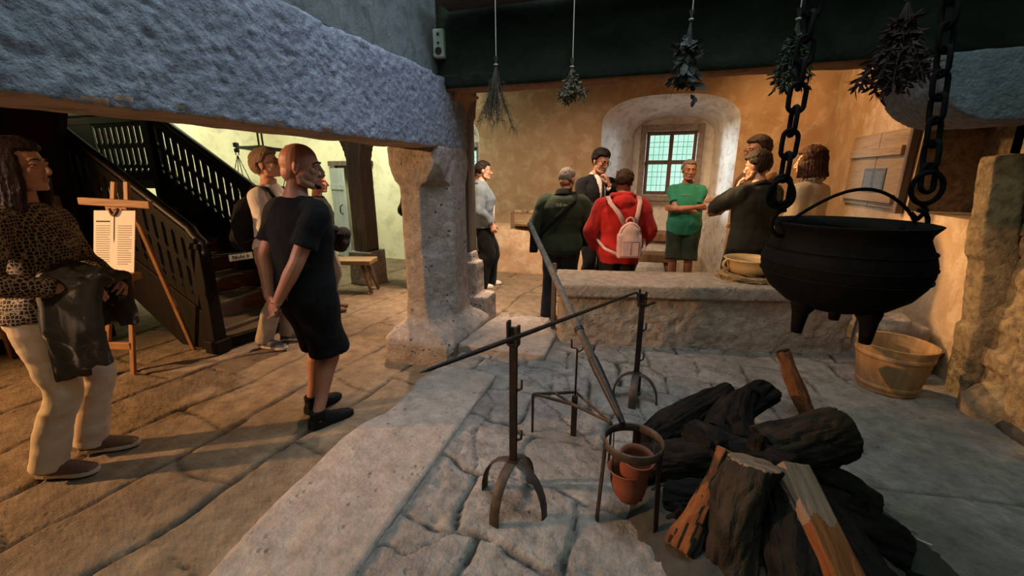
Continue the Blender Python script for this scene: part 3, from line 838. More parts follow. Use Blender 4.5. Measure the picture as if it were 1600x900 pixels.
for a in (R(212), R(298), R(65)):
    m = MB(); u = V((cos(a), sin(a), 0))
    m.tube([u * .15 + V((0, 0, z0 - .30)), u * .165 + V((0, 0, z0 - .36)), u * .17 + V((0, 0, z0 - .385)), u * .172 + V((0, 0, z0 - .43)), u * .172 + V((0, 0, z0 - .475))], [.055, .045, .032, .026, .021], 16); m.build('leg', M['blackiron'], r, smooth=True)
ua = V((cos(R(17)), sin(R(17)), 0))
for s_ in (-1, 1):
    m = MB(); c = ua * (.272 * s_) + V((0, 0, z0 - .01))
    m.tube([c + ua * (.05 * s_ * sin(a)) + V((0, 0, .055 * (1 - cos(a)) - .05)) for a in [pi * i / 8 for i in range(9)]], .009, 8); m.build('ear', M['blackiron'], r, smooth=True)
m = MB(); m.tube([ua * lerp(-.25, .27, t) + V((0, -.0, z0 + .0 + .135 * sin(pi * min(1, t * 1.0) ** 1.15) ** .8)) for t in [i / 24 for i in range(25)]], .007, 8); m.build('bail_handle', M['blackiron'], r, smooth=True); r.scale = (CS, CS, CS)

def link_mesh(l, w, rad):
    m = MB(); pts = []
    for i in range(20):
        a = 2 * pi * i / 20; s_ = (l - w) / 2
        pts.append((w / 2 * cos(a), 0, w / 2 * sin(a) + (s_ if sin(a) > 0 else -s_ if sin(a) < 0 else 0)))
    m.tube(pts, rad, 8, (0, 1, 0), closed=True)
    me = m.mesh('link'); me.materials.append(M['blackiron']); me.polygons.foreach_set('use_smooth', [True] * len(me.polygons)); return me
LK = link_mesh(.098, .050, .0085)
def chain(p0, p1, label, hook):
    d = (p1 - p0); n = int(d.length / .080); u = d.normalized()
    r = empty('chain', p0, 0, label, 'chain', 'cauldron chains')
    q = u.to_track_quat('Z', 'Y')
    for k in range(n):
        o = bpy.data.objects.new('link', LK); COL.objects.link(o); o.parent = r
        o.location = u * (.08 * (k + .55)); o.rotation_mode = 'QUATERNION'
        from mathutils import Quaternion
        o.rotation_quaternion = q @ Quaternion((0, 0, 1), (pi / 2 * (k % 2)) + .35 + .1 * sin(k))
    hook.build('hook', M['blackiron'], r, smooth=True)
e0 = CC + ua * -.265 + V((0, 0, RZ_ + .0)); e1 = CC + ua * .25 + V((0, 0, RZ_ + .03))
hk = MB(); hk.tube([(.034 * cos(a) * (1.15 - .25 * sin(a)), 0, .03 + .05 * sin(a)) for a in [R(80 + 15 * i) for i in range(24)]], .008, 8)
chain(e0 + V((.005, 0, .07)), e0 + V((.07, .25, 1.25)), 'heavy black chain carrying the left side of the cauldron', hk)
hk = MB()
hk.tube([(.045 * cos(a), 0, .01 + .055 * sin(a)) for a in [2 * pi * i / 20 for i in range(20)]], .009, 8, (0, 1, 0), closed=True)
hk.tube([(0, .012, -.045), (.02, .01, -.07), (0, .01, -.10), (-.025, .01, -.08)], .009, 8)
chain(e1 + V((.0, .01, .08)), e1 + V((.0, .25, 1.25)), 'heavy black chain carrying the right side of the cauldron', hk)

# ================================================================== fire logs
def m_log(name, c1, c2, c3, bump=1.0):
    t = NT(name); v = t.coord((1, 1, .25)); w = t.coord()
    a = t.noise(v, 9, 6, .65, .8); b = t.voro(v, 26); c = t.noise(w, 5, 3)
    col = t.ramp(a, [(.35, c1), (.7, c2)])
    col = t.mix(t.ramp(c, [(.52, 0), (.66, .8)]), col, c3)
    n = t.bump(a, bump, .03); n = t.bump(b, bump * .6, .015, n); n = t.bump(t.noise(w, 70, 4), bump * .5, .006, n)
    return t.done(col, .9, n, spec=.12)
M['char'] = m_log('charred_bark', (.004, .0035, .003), (.014, .011, .009), (.030, .021, .015))
M['bark'] = m_log('grey_bark', (.016, .012, .009), (.045, .034, .025), (.008, .006, .005))
M['split'] = m_log('split_heartwood', (.13, .042, .014), (.24, .09, .033), (.07, .022, .010), .8)
M['reddark'] = m_log('scorched_split_wood', (.10, .035, .014), (.20, .075, .028), (.02, .012, .010), .8)
M['pale'] = m_log('pale_log_end', (.17, .105, .07), (.25, .165, .115), (.09, .05, .03), .8)
def log(p, q, rad, mats, label, seed, shape='round', rot=0, end=None, bend=.03, taper=.9):
    p, q = V(p), V(q); d = q - p; L = d.length
    m = MB(); n = 18
    if shape == 'round': sec = [(cos(2 * pi * j / n), sin(2 * pi * j / n)) for j in range(n)]
    elif shape == 'half': sec = [(cos(pi * j / 10), sin(pi * j / 10)) for j in range(11)]
    elif shape == 'wedge': sec = [(0, -.75), (.62, -.35), (.95, .3), (.55, .75), (0, .9), (-.55, .75), (-.95, .3)]
    elif shape == 'slab': sec = [(-1, -.35), (.9, -.5), (1.05, .3), (-.9, .45)]
    else: sec = [(-1, -.62), (.1, -.8), (1, -.5), (1, .55), (-1, .55)]
    rr = []
    K = max(6, int(L / .04))
    for i in range(K + 1):
        t = i / K; s_ = rad * lerp(1, taper, t); bx = bend * sin(pi * t)
        rr.append([(x * s_ + bx, y * s_, t * L) for x, y in sec])
    m.rings(rr); me = vox(m, .008, 1, name='log')
    P = co(me); N = nor(me)
    side = 1 - np.abs(N[:, 2]) ** 3
    d1 = fbm(P * np.array([1, 1, .22]), 22, 3, seed) * .010 + fbm(P * np.array([1, 1, .6]), 7, 2, seed + 5) * .018 - .012 * np.clip(vnoise(P * np.array([38, 38, 9]), seed + 2) - .25, 0, 1) - .016 * np.clip(np.abs(fbm(P * np.array([1, 1, .16]), 30, 2, seed + 11)) * -1 + .22, 0, 1) * 3 if mats[0] not in (M['split'],) else fbm(P * np.array([1, 1, .2]), 18, 3, seed) * .005
    Pn = P + N * (d1 * side)[:, None] + N * ((1 - side) * .004 * fbm(P, 25, 2, seed + 9))[:, None]
    setco(me, Pn)
    for mm in mats: me.materials.append(mm)
    if len(mats) > 1:
        ids = []
        for f in me.polygons:
            c = f.center; k = 0
            if c.z > L - .012 and f.normal.z > .6: k = 1
            elif len(mats) > 2 and c.z < .012 and f.normal.z < -.6: k = 1
            elif len(mats) > 2 and shape == 'plank' and c.z > L * .66 + .02 * sin(c.x * 60): k = 1
            elif len(mats) > 2 and shape == 'wedge' and f.normal.y < -.15: k = 2
            elif len(mats) > 2 and shape == 'half' and f.normal.y < -.5: k = 2
            ids.append(k)
        me.polygons.foreach_set('material_index', ids)
    o = put('log', me, [], None, True)
    q_ = d.normalized().to_track_quat('Z', 'Y')
    from mathutils import Quaternion
    o.rotation_mode = 'QUATERNION'; o.rotation_quaternion = q_ @ Quaternion((0, 0, 1), rot); o.location = p
    return tag(o, label, 'log', 'logs stacked on the hearth')
c_, b_, s_, p_ = M['char'], M['bark'], M['split'], M['pale']
log((.06, 2.08, .19), (.50, 2.46, .36), .085, [c_, c_], 'charred log sticking out at the left back of the pile', 1)
log((.40, 2.08, .30), (.66, 2.40, .44), .088, [c_, c_], 'charred round log on top of the back of the pile', 2)
log((.48, 1.96, .36), (.54, 2.22, .50), .078, [c_, c_], 'short charred stub crowning the pile', 3, taper=.75)
log((.54, 1.90, .37), (.90, 2.09, .41), .118, [b_, c_], 'thick log lying sideways with its blackened sawn end facing right', 4, taper=1.02, bend=.01)
log((1.00, 2.68, .13), (.825, 2.82, .52), .085, [M['reddark'], c_], 'split reddish plank leaning upright behind the pile', 5, 'slab', .5, taper=.9, bend=0)
log((.20, 1.47, .16), (.36, 1.72, .47), .062, [b_, p_, s_], 'narrow split log with orange inner face leaning at the left front of the pile', 6, 'wedge', 2.2, bend=.01)
log((.40, 1.47, .13), (.44, 1.60, .515), .112, [b_, p_], 'thick upright log with pale slanting sawn top at the front', 7, taper=.86)
log((.745, 1.17, .19), (.585, 1.68, .475), .066, [s_, p_, s_], 'bright orange split log propped at the very front of the pile', 8, 'plank', .25, bend=.0, taper=.92)
log((.62, 1.98, .28), (.98, 1.86, .19), .100, [c_, c_], 'long charred log falling to the right side of the pile', 9)
log((.66, 1.74, .28), (1.00, 1.68, .19), .095, [c_, c_], 'charred log at the lower right of the pile', 10)
log((.02, 1.86, .20), (.42, 1.92, .28), .098, [c_, c_], 'dark log lying low at the left of the pile behind the clay pots', 11)
log((.28, 2.02, .28), (.62, 1.72, .38), .11, [c_, c_], 'charred log buried in the middle of the pile', 12)
log((.57, 1.26, .18), (.60, 1.72, .40), .10, [c_, c_], 'black log standing between the pale-topped log and the orange one', 13)
log((.88, 1.42, .18), (.70, 1.70, .34), .085, [c_, c_], 'black log at the lower right front beside the orange log', 15)
log((.18, 1.72, .17), (.50, 1.62, .30), .085, [c_, c_], 'black log at the left front under the narrow split log', 16)
for k, (x, y, z, q) in enumerate(((.30, 1.98, .37, .045), (.44, 2.02, .44, .04), (.20, 1.62, .17, .05), (.36, 1.82, .40, .05), (.50, 1.84, .45, .042), (.86, 1.74, .30, .05), (1.0, 1.55, .17, .05), (.95, 1.42, .16, .045), (.13, 1.75, .17, .04), (.72, 2.2, .20, .05), (.28, 2.24, .17, .045))):
    m = MB(); m.box((0, 0, 0), (q * 1.9, q * 1.3, q * 1.2), rotm(k, .4 * k, k * 1.7), 0, .7)
    me = vox(m, .008, 1, name='charcoal_lump'); push(me, .010, 18, 3, k)
    o = put('charcoal_lump', me, c_, None, True); o.location = (x, y, z)
    tag(o, 'black charred lump wedged among the stacked logs', 'charcoal', 'charcoal lumps in the fire pile')
m = MB(); m.ell((.60, 1.74, HZ - .03), (.62, .55, .13), None, 40, 16)
me = vox(m, .02, 1, name='ash_heap'); push(me, .03, 7, 4, 5)
o = put('ash_heap', me, M['ash'], None, True); tag(o, 'low heap of dark ash and charcoal under the logs', 'ash', kind='stuff')

# ================================================================== bucket, tub, bowl
t = NT('stave_wood'); v = t.coord((1, 1, .12)); a = t.noise(v, 22, 5, .6)
M['stave'] = t.done(t.ramp(a, [(.3, (.26, .13, .05)), (.7, (.42, .24, .11))]), .6, t.bump(a, .3, .004), spec=.3)
r = empty('wooden_bucket', (1.66, 3.40, HZ + .005), 0, 'wooden stave bucket with bands standing right of the cauldron', 'bucket')
m = MB(); n = 72; rr = []
prof = [(.165, 0), (.168, .0), (.20, .19), (.222, .335), (.205, .335), (.185, .18), (.155, .03), (.01, .03)]
for q, z in prof: rr.append([(q * (1 - .012 * (j % 6 == 0)) * cos(2 * pi * j / n), q * (1 - .012 * (j % 6 == 0)) * sin(2 * pi * j / n), z) for j in range(n)])
m.rings(rr); m.build('stave_body', M['stave'], r, smooth=True, ang=25)
for z, q in ((.045, .176), (.265, .2125)):
    m = MB(); m.tube([(q * cos(a), q * sin(a), z) for a in [2 * pi * i / 48 for i in range(48)]], [(.017, .004)] * 48, 8, (0, 0, 1), closed=True); m.build('hoop', M['stave'], r, smooth=True)
r = empty('wooden_trough', (1.96, 3.86, HZ), R(15), 'shallow wooden trough lying behind the bucket', 'trough')
m = MB(); rr = []
for q, z in ((.12, 0), (.2, .08), (.24, .17), (.22, .17), (.18, .09), (.05, .05)): rr.append([(q * cos(2 * pi * j / 32), q * .7 * sin(2 * pi * j / 32), z) for j in range(32)])
m.rings(rr); m.build('hollow_body', M['stave'], r, smooth=True, ang=50)
m = MB(); m.box((0, 0, .10), (.36, .05, .025)); m.build('grip', M['stave'], r, bevel=.005)
SZ = .682
M['cream'] = m_plain('glazed_earthenware', (.52, .35, .17), .35, 0, .2, 8, .1)
r = empty('earthenware_bowl', (.84, 4.12, SZ + .045), R(20), 'cream earthenware bowl with a loop handle on the straw ring', 'bowl')
m = MB(); m.lathe([(0, 0), (.13, 0), (.165, .03), (.18, .075), (.178, .10), (.20, .125), (.212, .132), (.208, .142), (.19, .137), (.165, .11), (.165, .07), (.12, .015), (0, .012)], 48); m.build('body', M['cream'], r, smooth=True)
m = MB(); m.tube([(-.178 - .055 * sin(a), 0, .085 - .045 * cos(a) + .0) for a in [pi * i / 10 for i in range(11)]], .012, 10); m.build('handle', M['cream'], r, smooth=True)
t = NT('straw'); v = t.coord(); a = t.noise(v, 60, 4, .7)
M['straw'] = t.done(t.ramp(a, [(.3, (.16, .09, .04)), (.7, (.48, .32, .16))]), .85, t.bump(a, 1, .01))
m = MB()
for k in range(260):
    a = rnd.uniform(0, 2 * pi); da = rnd.uniform(.3, .7); q = rnd.uniform(.17, .25); z = rnd.uniform(.008, .05)
    m.tube([((q + rnd.uniform(-.02, .02)) * cos(a + da * t_), (q + rnd.uniform(-.02, .02)) * sin(a + da * t_), z + rnd.uniform(-.008, .012)) for t_ in (0, .5, 1)], .0045, 5)
m.tube([(.21 * cos(a), .21 * sin(a), .028) for a in [2 * pi * i / 32 for i in range(32)]], .026, 10, (0, 0, 1), closed=True)
o = m.build('straw_ring', M['straw'], smooth=True); o.location = (.84, 4.12, SZ - .004); tag(o, 'woven straw pot ring on the slab wall under the earthenware bowl', 'straw ring')
m = MB(); m.box((-.85, 3.86, .38), (.045, .045, .76), taper=.9); o = m.build('wooden_stake', M['post'], bevel=.006); tag(o, 'short wooden stake standing at the left end of the slab wall', 'stake')
m = MB(); m.tube([(1.04, 1.92, .135), (1.10, 1.85, .14), (1.17, 1.83, .135)], .003, 6); o = m.build('straw_stalk', M['paper']); tag(o, 'single pale straw stalk on the dark stone right of the logs', 'straw')

# ================================================================== things hung from the hood
m = MB(); m.box((.15, 3.14, 2.775), (3.46, .26, .05)); o = m.build('shelf_board', M['post'], bevel=.006); tag(o, 'weathered board along the top of the lintel from which herbs hang', 'shelf')
r = empty('wall_speaker', (-1.665, 3.26, 2.54), R(8), 'small white speaker box in the corner of the hood', 'speaker')
M['whiteplastic'] = m_plain('white_plastic', (.50, .50, .48), .5, 0, .05, 8, .02)
m = MB(); m.box((0, 0, 0), (.09, .06, .20)); m.build('case', M['whiteplastic'], r, bevel=.012)
for z, q in ((-.055, .027), (.0, .009), (.06, .011)):
    m = MB(); m.lathe([(0, -.002), (q, -.002), (q, .004), (0, .004)], 20, (0, -.031, z), 0, rotm(R(90))); m.build('speaker_cone', M['ink'], r)
M['string'] = m_plain('twine', (.42, .40, .36), .9)
def leafmat(n, c1, c2):
    t = NT(n); v = t.coord(); a = t.noise(v, 30, 3); return t.done(t.ramp(a, [(.3, c1), (.7, c2)]), .7, spec=.25)
M['herb1'] = leafmat('dry_twigs', (.035, .028, .018), (.085, .065, .04))
M['herb2'] = leafmat('dry_sage', (.06, .05, .03), (.16, .13, .085))
M['herb3'] = leafmat('dark_dry_leaves', (.02, .022, .018), (.065, .065, .055))
M['herb4'] = leafmat('dark_green_herb', (.014, .02, .012), (.04, .05, .028))
M['herb5'] = leafmat('dark_purple_herb', (.025, .012, .014), (.055, .028, .030))
def leaf(mb, p, d, l, w, up):
    d = V(d).normalized(); s_ = d.cross(V(up)); s_ = s_.normalized() if s_.length > 1e-4 else V((1, 0, 0)); nn = s_.cross(d)
    P = [p, p + d * l * .35 + s_ * w * .5 + nn * w * .12, p + d * l * .75 + s_ * w * .38, p + d * l, p + d * l * .75 - s_ * w * .38, p + d * l * .35 - s_ * w * .5 + nn * w * .12, p + d * l * .5 - nn * w * .15]
    mb.add(P, [(0, 1, 6), (1, 2, 6), (2, 3, 6), (3, 4, 6), (4, 5, 6), (5, 0, 6)])
def herb(x, y, ztop, zb, zstring, spread, n, mat, lf, label, seed, dens=6, stems=.0022):
    g = random.Random(seed); r = empty('herb_bunch', (x, y, ztop), 0, label, 'herbs', 'dried herbs hanging from the hood')
    L = ztop - zb; m = MB(); lm = MB()
    for k in range(n):
        a = g.uniform(0, 2 * pi); q = spread * math.sqrt(g.random()); l = L * g.uniform(.7, 1)
        tip = V((q * cos(a), q * sin(a), -l)); mid = V((tip.x * .35, tip.y * .35, -l * .5))
        m.tube([V((g.uniform(-.012, .012), g.uniform(-.012, .012), .05)), V((0, 0, 0)), mid, tip], [stems, stems * 1.2, stems, stems * .4], 5)
        for j in range(dens):
            t_ = g.uniform(.25, 1); p = mid.lerp(tip, max(0, t_ * 2 - 1)) if t_ > .5 else V((0, 0, 0)).lerp(mid, t_ * 2)
            dd = V((g.uniform(-1, 1), g.uniform(-1, 1), g.uniform(-1.2, .3)))
            if lf[0] == 0: m.tube([p, p + dd.normalized() * .035, p + dd.normalized() * .05 + V((0, 0, -.03))], [.0014, .0011, .0005], 4)
            else: leaf(lm, p, dd, lf[0] * g.uniform(.6, 1.2), lf[1] * g.uniform(.7, 1.2), (g.uniform(-1, 1), g.uniform(-1, 1), g.uniform(-1, 1)))
    m.build('stems', M['herb1'] if lf[0] == 0 else mat, r)
    if lf[0]: lm.build('leaves', mat, r)
    m = MB(); m.tube([(0, 0, zstring - ztop), (.003, 0, 0)], .0028, 6); m.tube([(.011 * cos(a), .011 * sin(a), .0) for a in [2 * pi * i / 12 for i in range(12)]], .004, 6, (0, 0, 1), closed=True); m.build('string', M['string'], r)
herb(-1.11, 3.0, 2.30, 1.87, 2.76, .155, 46, M['herb1'], (0, 0), 'sparse bunch of long dry twigs hanging nearest the pillar', 1, 9)
herb(-.58, 3.0, 2.25, 2.03, 2.76, .095, 60, M['herb2'], (.035, .012), 'small round dry bunch on a string, second from the pillar', 2, 14)
herb(.12, 3.02, 2.46, 2.02, 2.76, .09, 26, M['herb3'], (.085, .045), 'bunch of big dark curled leaves hanging above the window niche', 3, 6)
herb(.64, 2.85, 2.36, 2.0, 2.76, .10, 50, M['herb4'], (.05, .014), 'dark green leafy bunch hanging behind the left chain', 4, 14)
herb(1.10, 2.85, 2.40, 1.97, 2.76, .175, 80, M['herb5'], (.06, .018), 'wide dark purplish bunch hanging beside the right chain', 5, 16)

# ================================================================== right wall shutter
r = empty('wooden_shutter', (RX - .018, 5.45, 1.62), 0, 'broad plank shutter with two battens on the ochre right wall', 'shutter')
m = MB()
for k, (a, b) in enumerate(((-.62, -.02), (-.01, .62))): m.box((0, (a + b) / 2, 0), (.035, b - a, .72))
m.build('planks', M['shutter'], r, bevel=.004)
for z in (.17, -.27):
    m = MB(); m.box((-.032, .02, z), (.035, 1.1, .085)); m.build('batten', M['shutter'], r, bevel=.006)
m = MB(); m.box((-.02, -.64, .0), (.06, .05, .78)); m.build('hinge_post', M['frame'], r, bevel=.006)
M['dark_print'] = m_plain('dark_print', (.045, .045, .05), .6)
M['greyink'] = m_plain('grey_ink', (.22, .22, .22), .8)
r = empty('info_panel', (RX - .040, 5.40, 1.515), 0, 'small dark information sheet pinned to the shutter', 'sign')
m = MB(); m.box((0, 0, 0), (.008, .46, .235)); m.build('sheet', M['dark_print'], r)
for c in (-.115, .11):
    m = MB()
    for k in range(14): m.box((-.0055, c + rnd.uniform(-.008, .008), .085 - k * .0125), (.003, .17 - (rnd.random() * .05 if k % 5 == 4 else 0), .0055))
    m.build('text_column', M['greyink'], r)

# ================================================================== far side furniture
def bench(name, loc, rz, L, W, Hh, th, leg, label, cat, smat, lmat, splay=.12):
    r = empty(name, loc, rz, label, cat)
    m = MB(); m.box((0, 0, Hh - th / 2), (L, W, th)); m.build('seat' if cat != 'table' else 'table_top', smat, r, bevel=.012)
    for sx in (-1, 1):
        for sy in (-1, 1):
            m = MB(); m.tube([(sx * (L / 2 - .14), sy * (W / 2 - .07), Hh - th), (sx * (L / 2 - .14 + splay), sy * (W / 2 - .07 + splay * .4), 0)], [leg, leg * .85], 10); m.build('leg', lmat, r, smooth=True)
    return r
bench('plank_bench', (-4.06, 4.68, 0), R(17), .98, .32, .46, .065, .026, 'pale wooden bench with splayed legs before the far oak post', 'bench', M['bench'], M['benchleg'])
bench('plank_bench', (.02, 6.45, 0), R(4), .68, .30, .47, .12, .028, 'dark-edged wooden bench standing before the bright window niche', 'bench', M['benchleg'], M['benchleg'], .10)
m = MB(); m.box((.05, 7.12, .28), (.78, .36, .58)); o = stone('masonry_block', m, M['white'], .03, .008, 5, None, 2); tag(o, 'whitewashed masonry block in the window niche under the board', 'ledge')
r = empty('niche_board', (.05, 7.10, .575), 0, 'thick wooden board lying on the masonry in the window niche', 'board')
m = MB(); m.box((0, 0, .06), (.86, .44, .12)); m.build('plank', M['benchleg'], r, bevel=.008)
r = empty('low_bench', (-5.75, 1.98, 0), R(6), 'low brown wooden bench at the far left edge', 'bench')
m = MB(); m.box((0, 0, .40), (1.1, .36, .05)); m.build('seat', M['riser'], r, bevel=.008)
m = MB(); m.box((0, -.12, .27), (1.0, .03, .2)); m.build('apron', M['woodx'], r, bevel=.004)
for s_ in (-1, 1):
    m = MB(); m.box((.45 * s_, 0, .19), (.05, .3, .38)); m.build('leg', M['riser'], r, bevel=.006)
r = empty('wooden_crate', (-2.0, 6.74, .76), R(-6), 'small wooden box with torn paper on the masonry ledge', 'box')
m = MB()
for c, d in (((0, -.11, .11), (.42, .015, .22)), ((0, .11, .11), (.42, .015, .22)), ((-.2, 0, .11), (.015, .2, .22)), ((.2, 0, .11), (.015, .2, .22)), ((0, 0, .008), (.4, .2, .016))): m.box(c, d)
m.build('box_sides', M['benchleg'], r, bevel=.003)
m = MB(); m.box((.03, -.122, .115), (.34, .006, .17)); m.build('front_panel', M['bench'], r)
m = MB()
for k in range(7): m.ell((rnd.uniform(-.17, .17), rnd.uniform(-.06, .06), .215), (.045, .04, .035), rotm(rnd.random(), rnd.random(), 0), 8, 5)
me = m.mesh('crumpled_paper'); push(me, .012, 20, 2); put('crumpled_paper', me, M['bench'], r)

# balance scale
r = empty('balance_scale', (-4.95, 4.5, 1.90), R(-2.5), 'big iron balance scale with chained pans hanging by the stairs', 'scale')
M['steel'] = m_plain('grey_steel', (.22, .26, .28), .45, .6)
m = MB()
rr = []
for x, h in ((-.46, .012), (-.44, .016), (-.2, .028), (-.05, .042), (0, .045), (.05, .042), (.2, .028), (.44, .016), (.46, .012)): rr.append([(x, -.012, -h), (x, .012, -h), (x, .012, h), (x, -.012, h)])
m.rings(rr); m.xf(Matrix.Rotation(R(3.5), 4, 'Y')); m.build('beam', M['steel'], r)
m = MB()
for s_ in (-.035, .035): m.box((s_, 0, .7), (.012, .02, 1.4))
m.box((0, -.02, 0), (.035, .05, .07)); m.build('hanger', M['iron'], r)
SMALL = link_mesh(.05, .024, .004)
for s_ in (-1, 1):
    zc = -.028 * s_
    m = MB(); m.box((.46 * s_, 0, zc + .03), (.055, .05, .055)); m.box((.46 * s_, 0, zc - .04), (.05, .045, .05)); m.box((.46 * s_, 0, zc), (.02, .02, .13)); m.build('end_block', M['iron'], r, bevel=.004)
    m = MB()
    for a in (-1, 1): m.tube([(.46 * s_ + .025 * a, 0, zc - .06), (.46 * s_ + .03 * a, 0, zc - .10)], .006, 6)
    for a in range(4):
        u = V((cos(a * pi / 2 + .6), sin(a * pi / 2 + .6), 0)); p = V((.46 * s_, 0, zc - .1)); q = V((.46 * s_, 0, zc - .72)) + u * .2
        for k in range(20):
            t0 = p.lerp(q, k / 20); t1 = p.lerp(q, (k + 1.15) / 20); m.tube([t0, t1], [(.007, .003) if k % 2 else (.003, .007)] * 2, 5)
    m.build('pan_chain', M['iron'], r)
    m = MB(); m.lathe([(0, -.05), (.12, -.04), (.2, 0), (.205, .004), (.12, -.03), (0, -.04)], 24, (.46 * s_, 0, zc - .72)); m.build('pan', M['iron'], r, smooth=True)

# easel with poster
EX = (-4.05, 2.0, 0)
r = empty('easel', EX, R(15), 'orange pine display easel holding a printed poster, before the stairs', 'easel')
sh_ = lambda x, z: x + .17 * z
def bar(a, b, w, d, name, mat='wood'):
    m = MB(); m.tube([a, b], [(w / 2, d / 2)] * 2, 4, (1, 0, 0), phase=pi / 4); 
    return m.build(name, M[mat], r, bevel=.004)
W2 = 1.41
for s_ in (-1, 1): bar((sh_(.115 * s_ + .02, 0), -.02, 0), (sh_(.05 * s_, 1.50), .13, 1.52), .036 * W2, .026 * W2, 'leg')
bar((sh_(0, 1.45), .16, 1.42), (.22, .50, 0), .034 * W2, .024 * W2, 'rear_leg')
m = MB(); m.box((sh_(-.01, 1.37), .085, 1.365), (.56, .04, .055), rotm(0, R(3), 0)); m.build('crossbar', M['woodx'], r, bevel=.005)
m = MB(); m.box((sh_(.0, 1.31), .09, 1.315), (.17, .03, .06)); m.build('clamp_block', M['woodx'], r, bevel=.005)
m = MB(); m.box((sh_(.03, .82), .01, .815), (.32, .10, .055)); m.build('ledge', M['woodx'], r, bevel=.005)
m = MB(); m.box((sh_(.0, .22), -.0, .24), (.24, .03, .06)); m.build('foot_rail', M['woodx'], r, bevel=.005)
p = empty('poster', EX, R(15), 'white printed poster with a sword drawing on the pine easel', 'poster')
def pp(x, z, off=0): return (sh_(x, z) - .0, .022 + (z - .84) * .10 - off, z)
m = MB(); m.prism([(-.165, .845), (.165, .845), (.165, 1.31), (-.165, 1.31)], lambda q: pp(q[0], q[1], 0), lambda q: pp(q[0], q[1], .006)); m.build('sheet', M['paper'], p)
m = MB()
def ink(poly): m.prism(poly, lambda q: pp(q[0], q[1], .0055), lambda q: pp(q[0], q[1], .0075))
ink([(-.004, 1.28), (.004, 1.28), (.004, 1.10), (0, 1.07), (-.004, 1.10)]); ink([(-.03, 1.285), (.03, 1.285), (.03, 1.293), (-.03, 1.293)])
m.build('sword_drawing', M['ink'], p); m = MB()
for x in (-.145,): ink([(x, 1.225), (x + .11, 1.225), (x + .11, 1.235), (x, 1.235)])
m.build('headline', M['ink'], p)
m = MB()
for x in (-.145, .03):
    m = MB()
    for k in range(18):
        z = 1.195 - k * .017; l = .11 - (.04 * rnd.random() if k % 6 == 5 else 0); ink([(x, z), (x + l, z), (x + l, z + .005), (x, z + .005)])
    m.build('text_column', M['greyink'], p)
m = MB(); m.tube([pp(-.035 + .07 * t_, 1.325 - .05 * sin(pi * t_), .014) for t_ in [i / 10 for i in range(11)]], .010, 8); m.build('hanging_loop', M['riser'], p, smooth=True)

# framed picture on the boarded partition
M['olive'] = m_plain('olive_gilt', (.17, .15, .07), .6, 0, .2)
M['picture'] = m_plaster('faded_picture', (.10, .10, .055), (.22, .20, .12), (.30, .26, .17), 6, .1)
r = empty('framed_picture', (-5.52, 2.455, 1.13), 0, 'framed olive picture on the dark boarded partition', 'picture')
m = MB()
for c, d in (((0, 0, .24), (.62, .035, .035)), ((0, 0, -.24), (.62, .035, .035)), ((.295, 0, 0), (.035, .034, .5)), ((-.295, 0, 0), (.035, .034, .5))): m.box(c, d)
m.build('frame', M['olive'], r, bevel=.006); m = MB(); m.box((0, .01, 0), (.57, .01, .46)); m.build('canvas', M['picture'], r)

# closed-stair notice
r = empty('stair_notice', (-3.905, 3.12, .775), R(74), 'small white notice reading Nicht hung across the stair foot', 'sign')
m = MB(); m.box((0, 0, 0), (.22, .006, .065)); m.build('card', M['paper'], r)
c = bpy.data.curves.new('lettering', 'FONT'); c.body = 'Nicht b'; c.size = .052; c.extrude = .001; c.align_x = 'CENTER'; c.align_y = 'CENTER'
o = bpy.data.objects.new('tmp', c); COL.objects.link(o); me = bpy.data.meshes.new_from_object(o.evaluated_get(bpy.context.evaluated_depsgraph_get())); bpy.data.objects.remove(o)
me.materials.clear(); o = put('lettering', me, M['ink'], r); o.location = (0, -.0045, 0); o.rotation_euler = (R(90), 0, 0)
m = MB(); m.tube([(-.42, .0, .10), (-.2, 0, .05), (0, 0, .036), (.2, 0, .05), (.56, 0, .10)], .005, 6); m.build('cord', M['iron'], r, smooth=True)
# ================================================================== people
SKIN = [m_skin('skin_light', (.46, .235, .155)), m_skin('skin_tan', (.40, .19, .12)), m_skin('skin_pale', (.52, .29, .20))]
LIP = m_plain('lips', (.34, .14, .10), .5)
EYEW = m_plain('eye_white', (.34, .30, .27), .25, 0, .05); IRIS = m_plain('iris', (.03, .022, .018), .2)
HAIR = {'black': m_hair('hair_black', (.014, .010, .009)), 'brown': m_hair('hair_brown', (.055, .028, .015)), 'auburn': m_hair('hair_auburn', (.05, .018, .012)),
        'grey': m_hair('hair_grey', (.17, .145, .125)), 'sand': m_hair('hair_sandy', (.20, .13, .08)), 'dkbrown': m_hair('hair_dark_brown', (.03, .017, .012))}
M['blacktee'] = m_cloth('black_cotton', (.006, .006, .0065), sheen=.02); M['blackpants'] = m_cloth('black_trouser', (.004, .004, .0045), sheen=.02)
M['white_cotton'] = m_cloth('white_cotton', (.60, .53, .48), .15); M['khaki'] = m_cloth('khaki', (.33, .26, .19)); M['cream_twill'] = m_cloth('cream_twill', (.56, .44, .30), .15)
M['denim'] = m_cloth('grey_denim', (.125, .16, .195)); M['greenjacket'] = m_cloth('dark_green_fleece', (.026, .036, .022), sheen=.06); M['darknavy'] = m_cloth('dark_trouser', (.018, .018, .022))
M['suit'] = m_cloth('black_suit', (.006, .0055, .0065), sheen=.03); M['redhood'] = m_cloth('red_fleece', (.50, .022, .020), .2); M['greentee'] = m_cloth('green_tee', (.028, .21, .135), .12)
M['oliveshort'] = m_cloth('dark_olive_shorts', (.020, .030, .022)); M['charcoal'] = m_cloth('charcoal_knit', (.020, .022, .020), sheen=.04); M['beige'] = m_cloth('beige_jacket', (.58, .45, .30), .12)
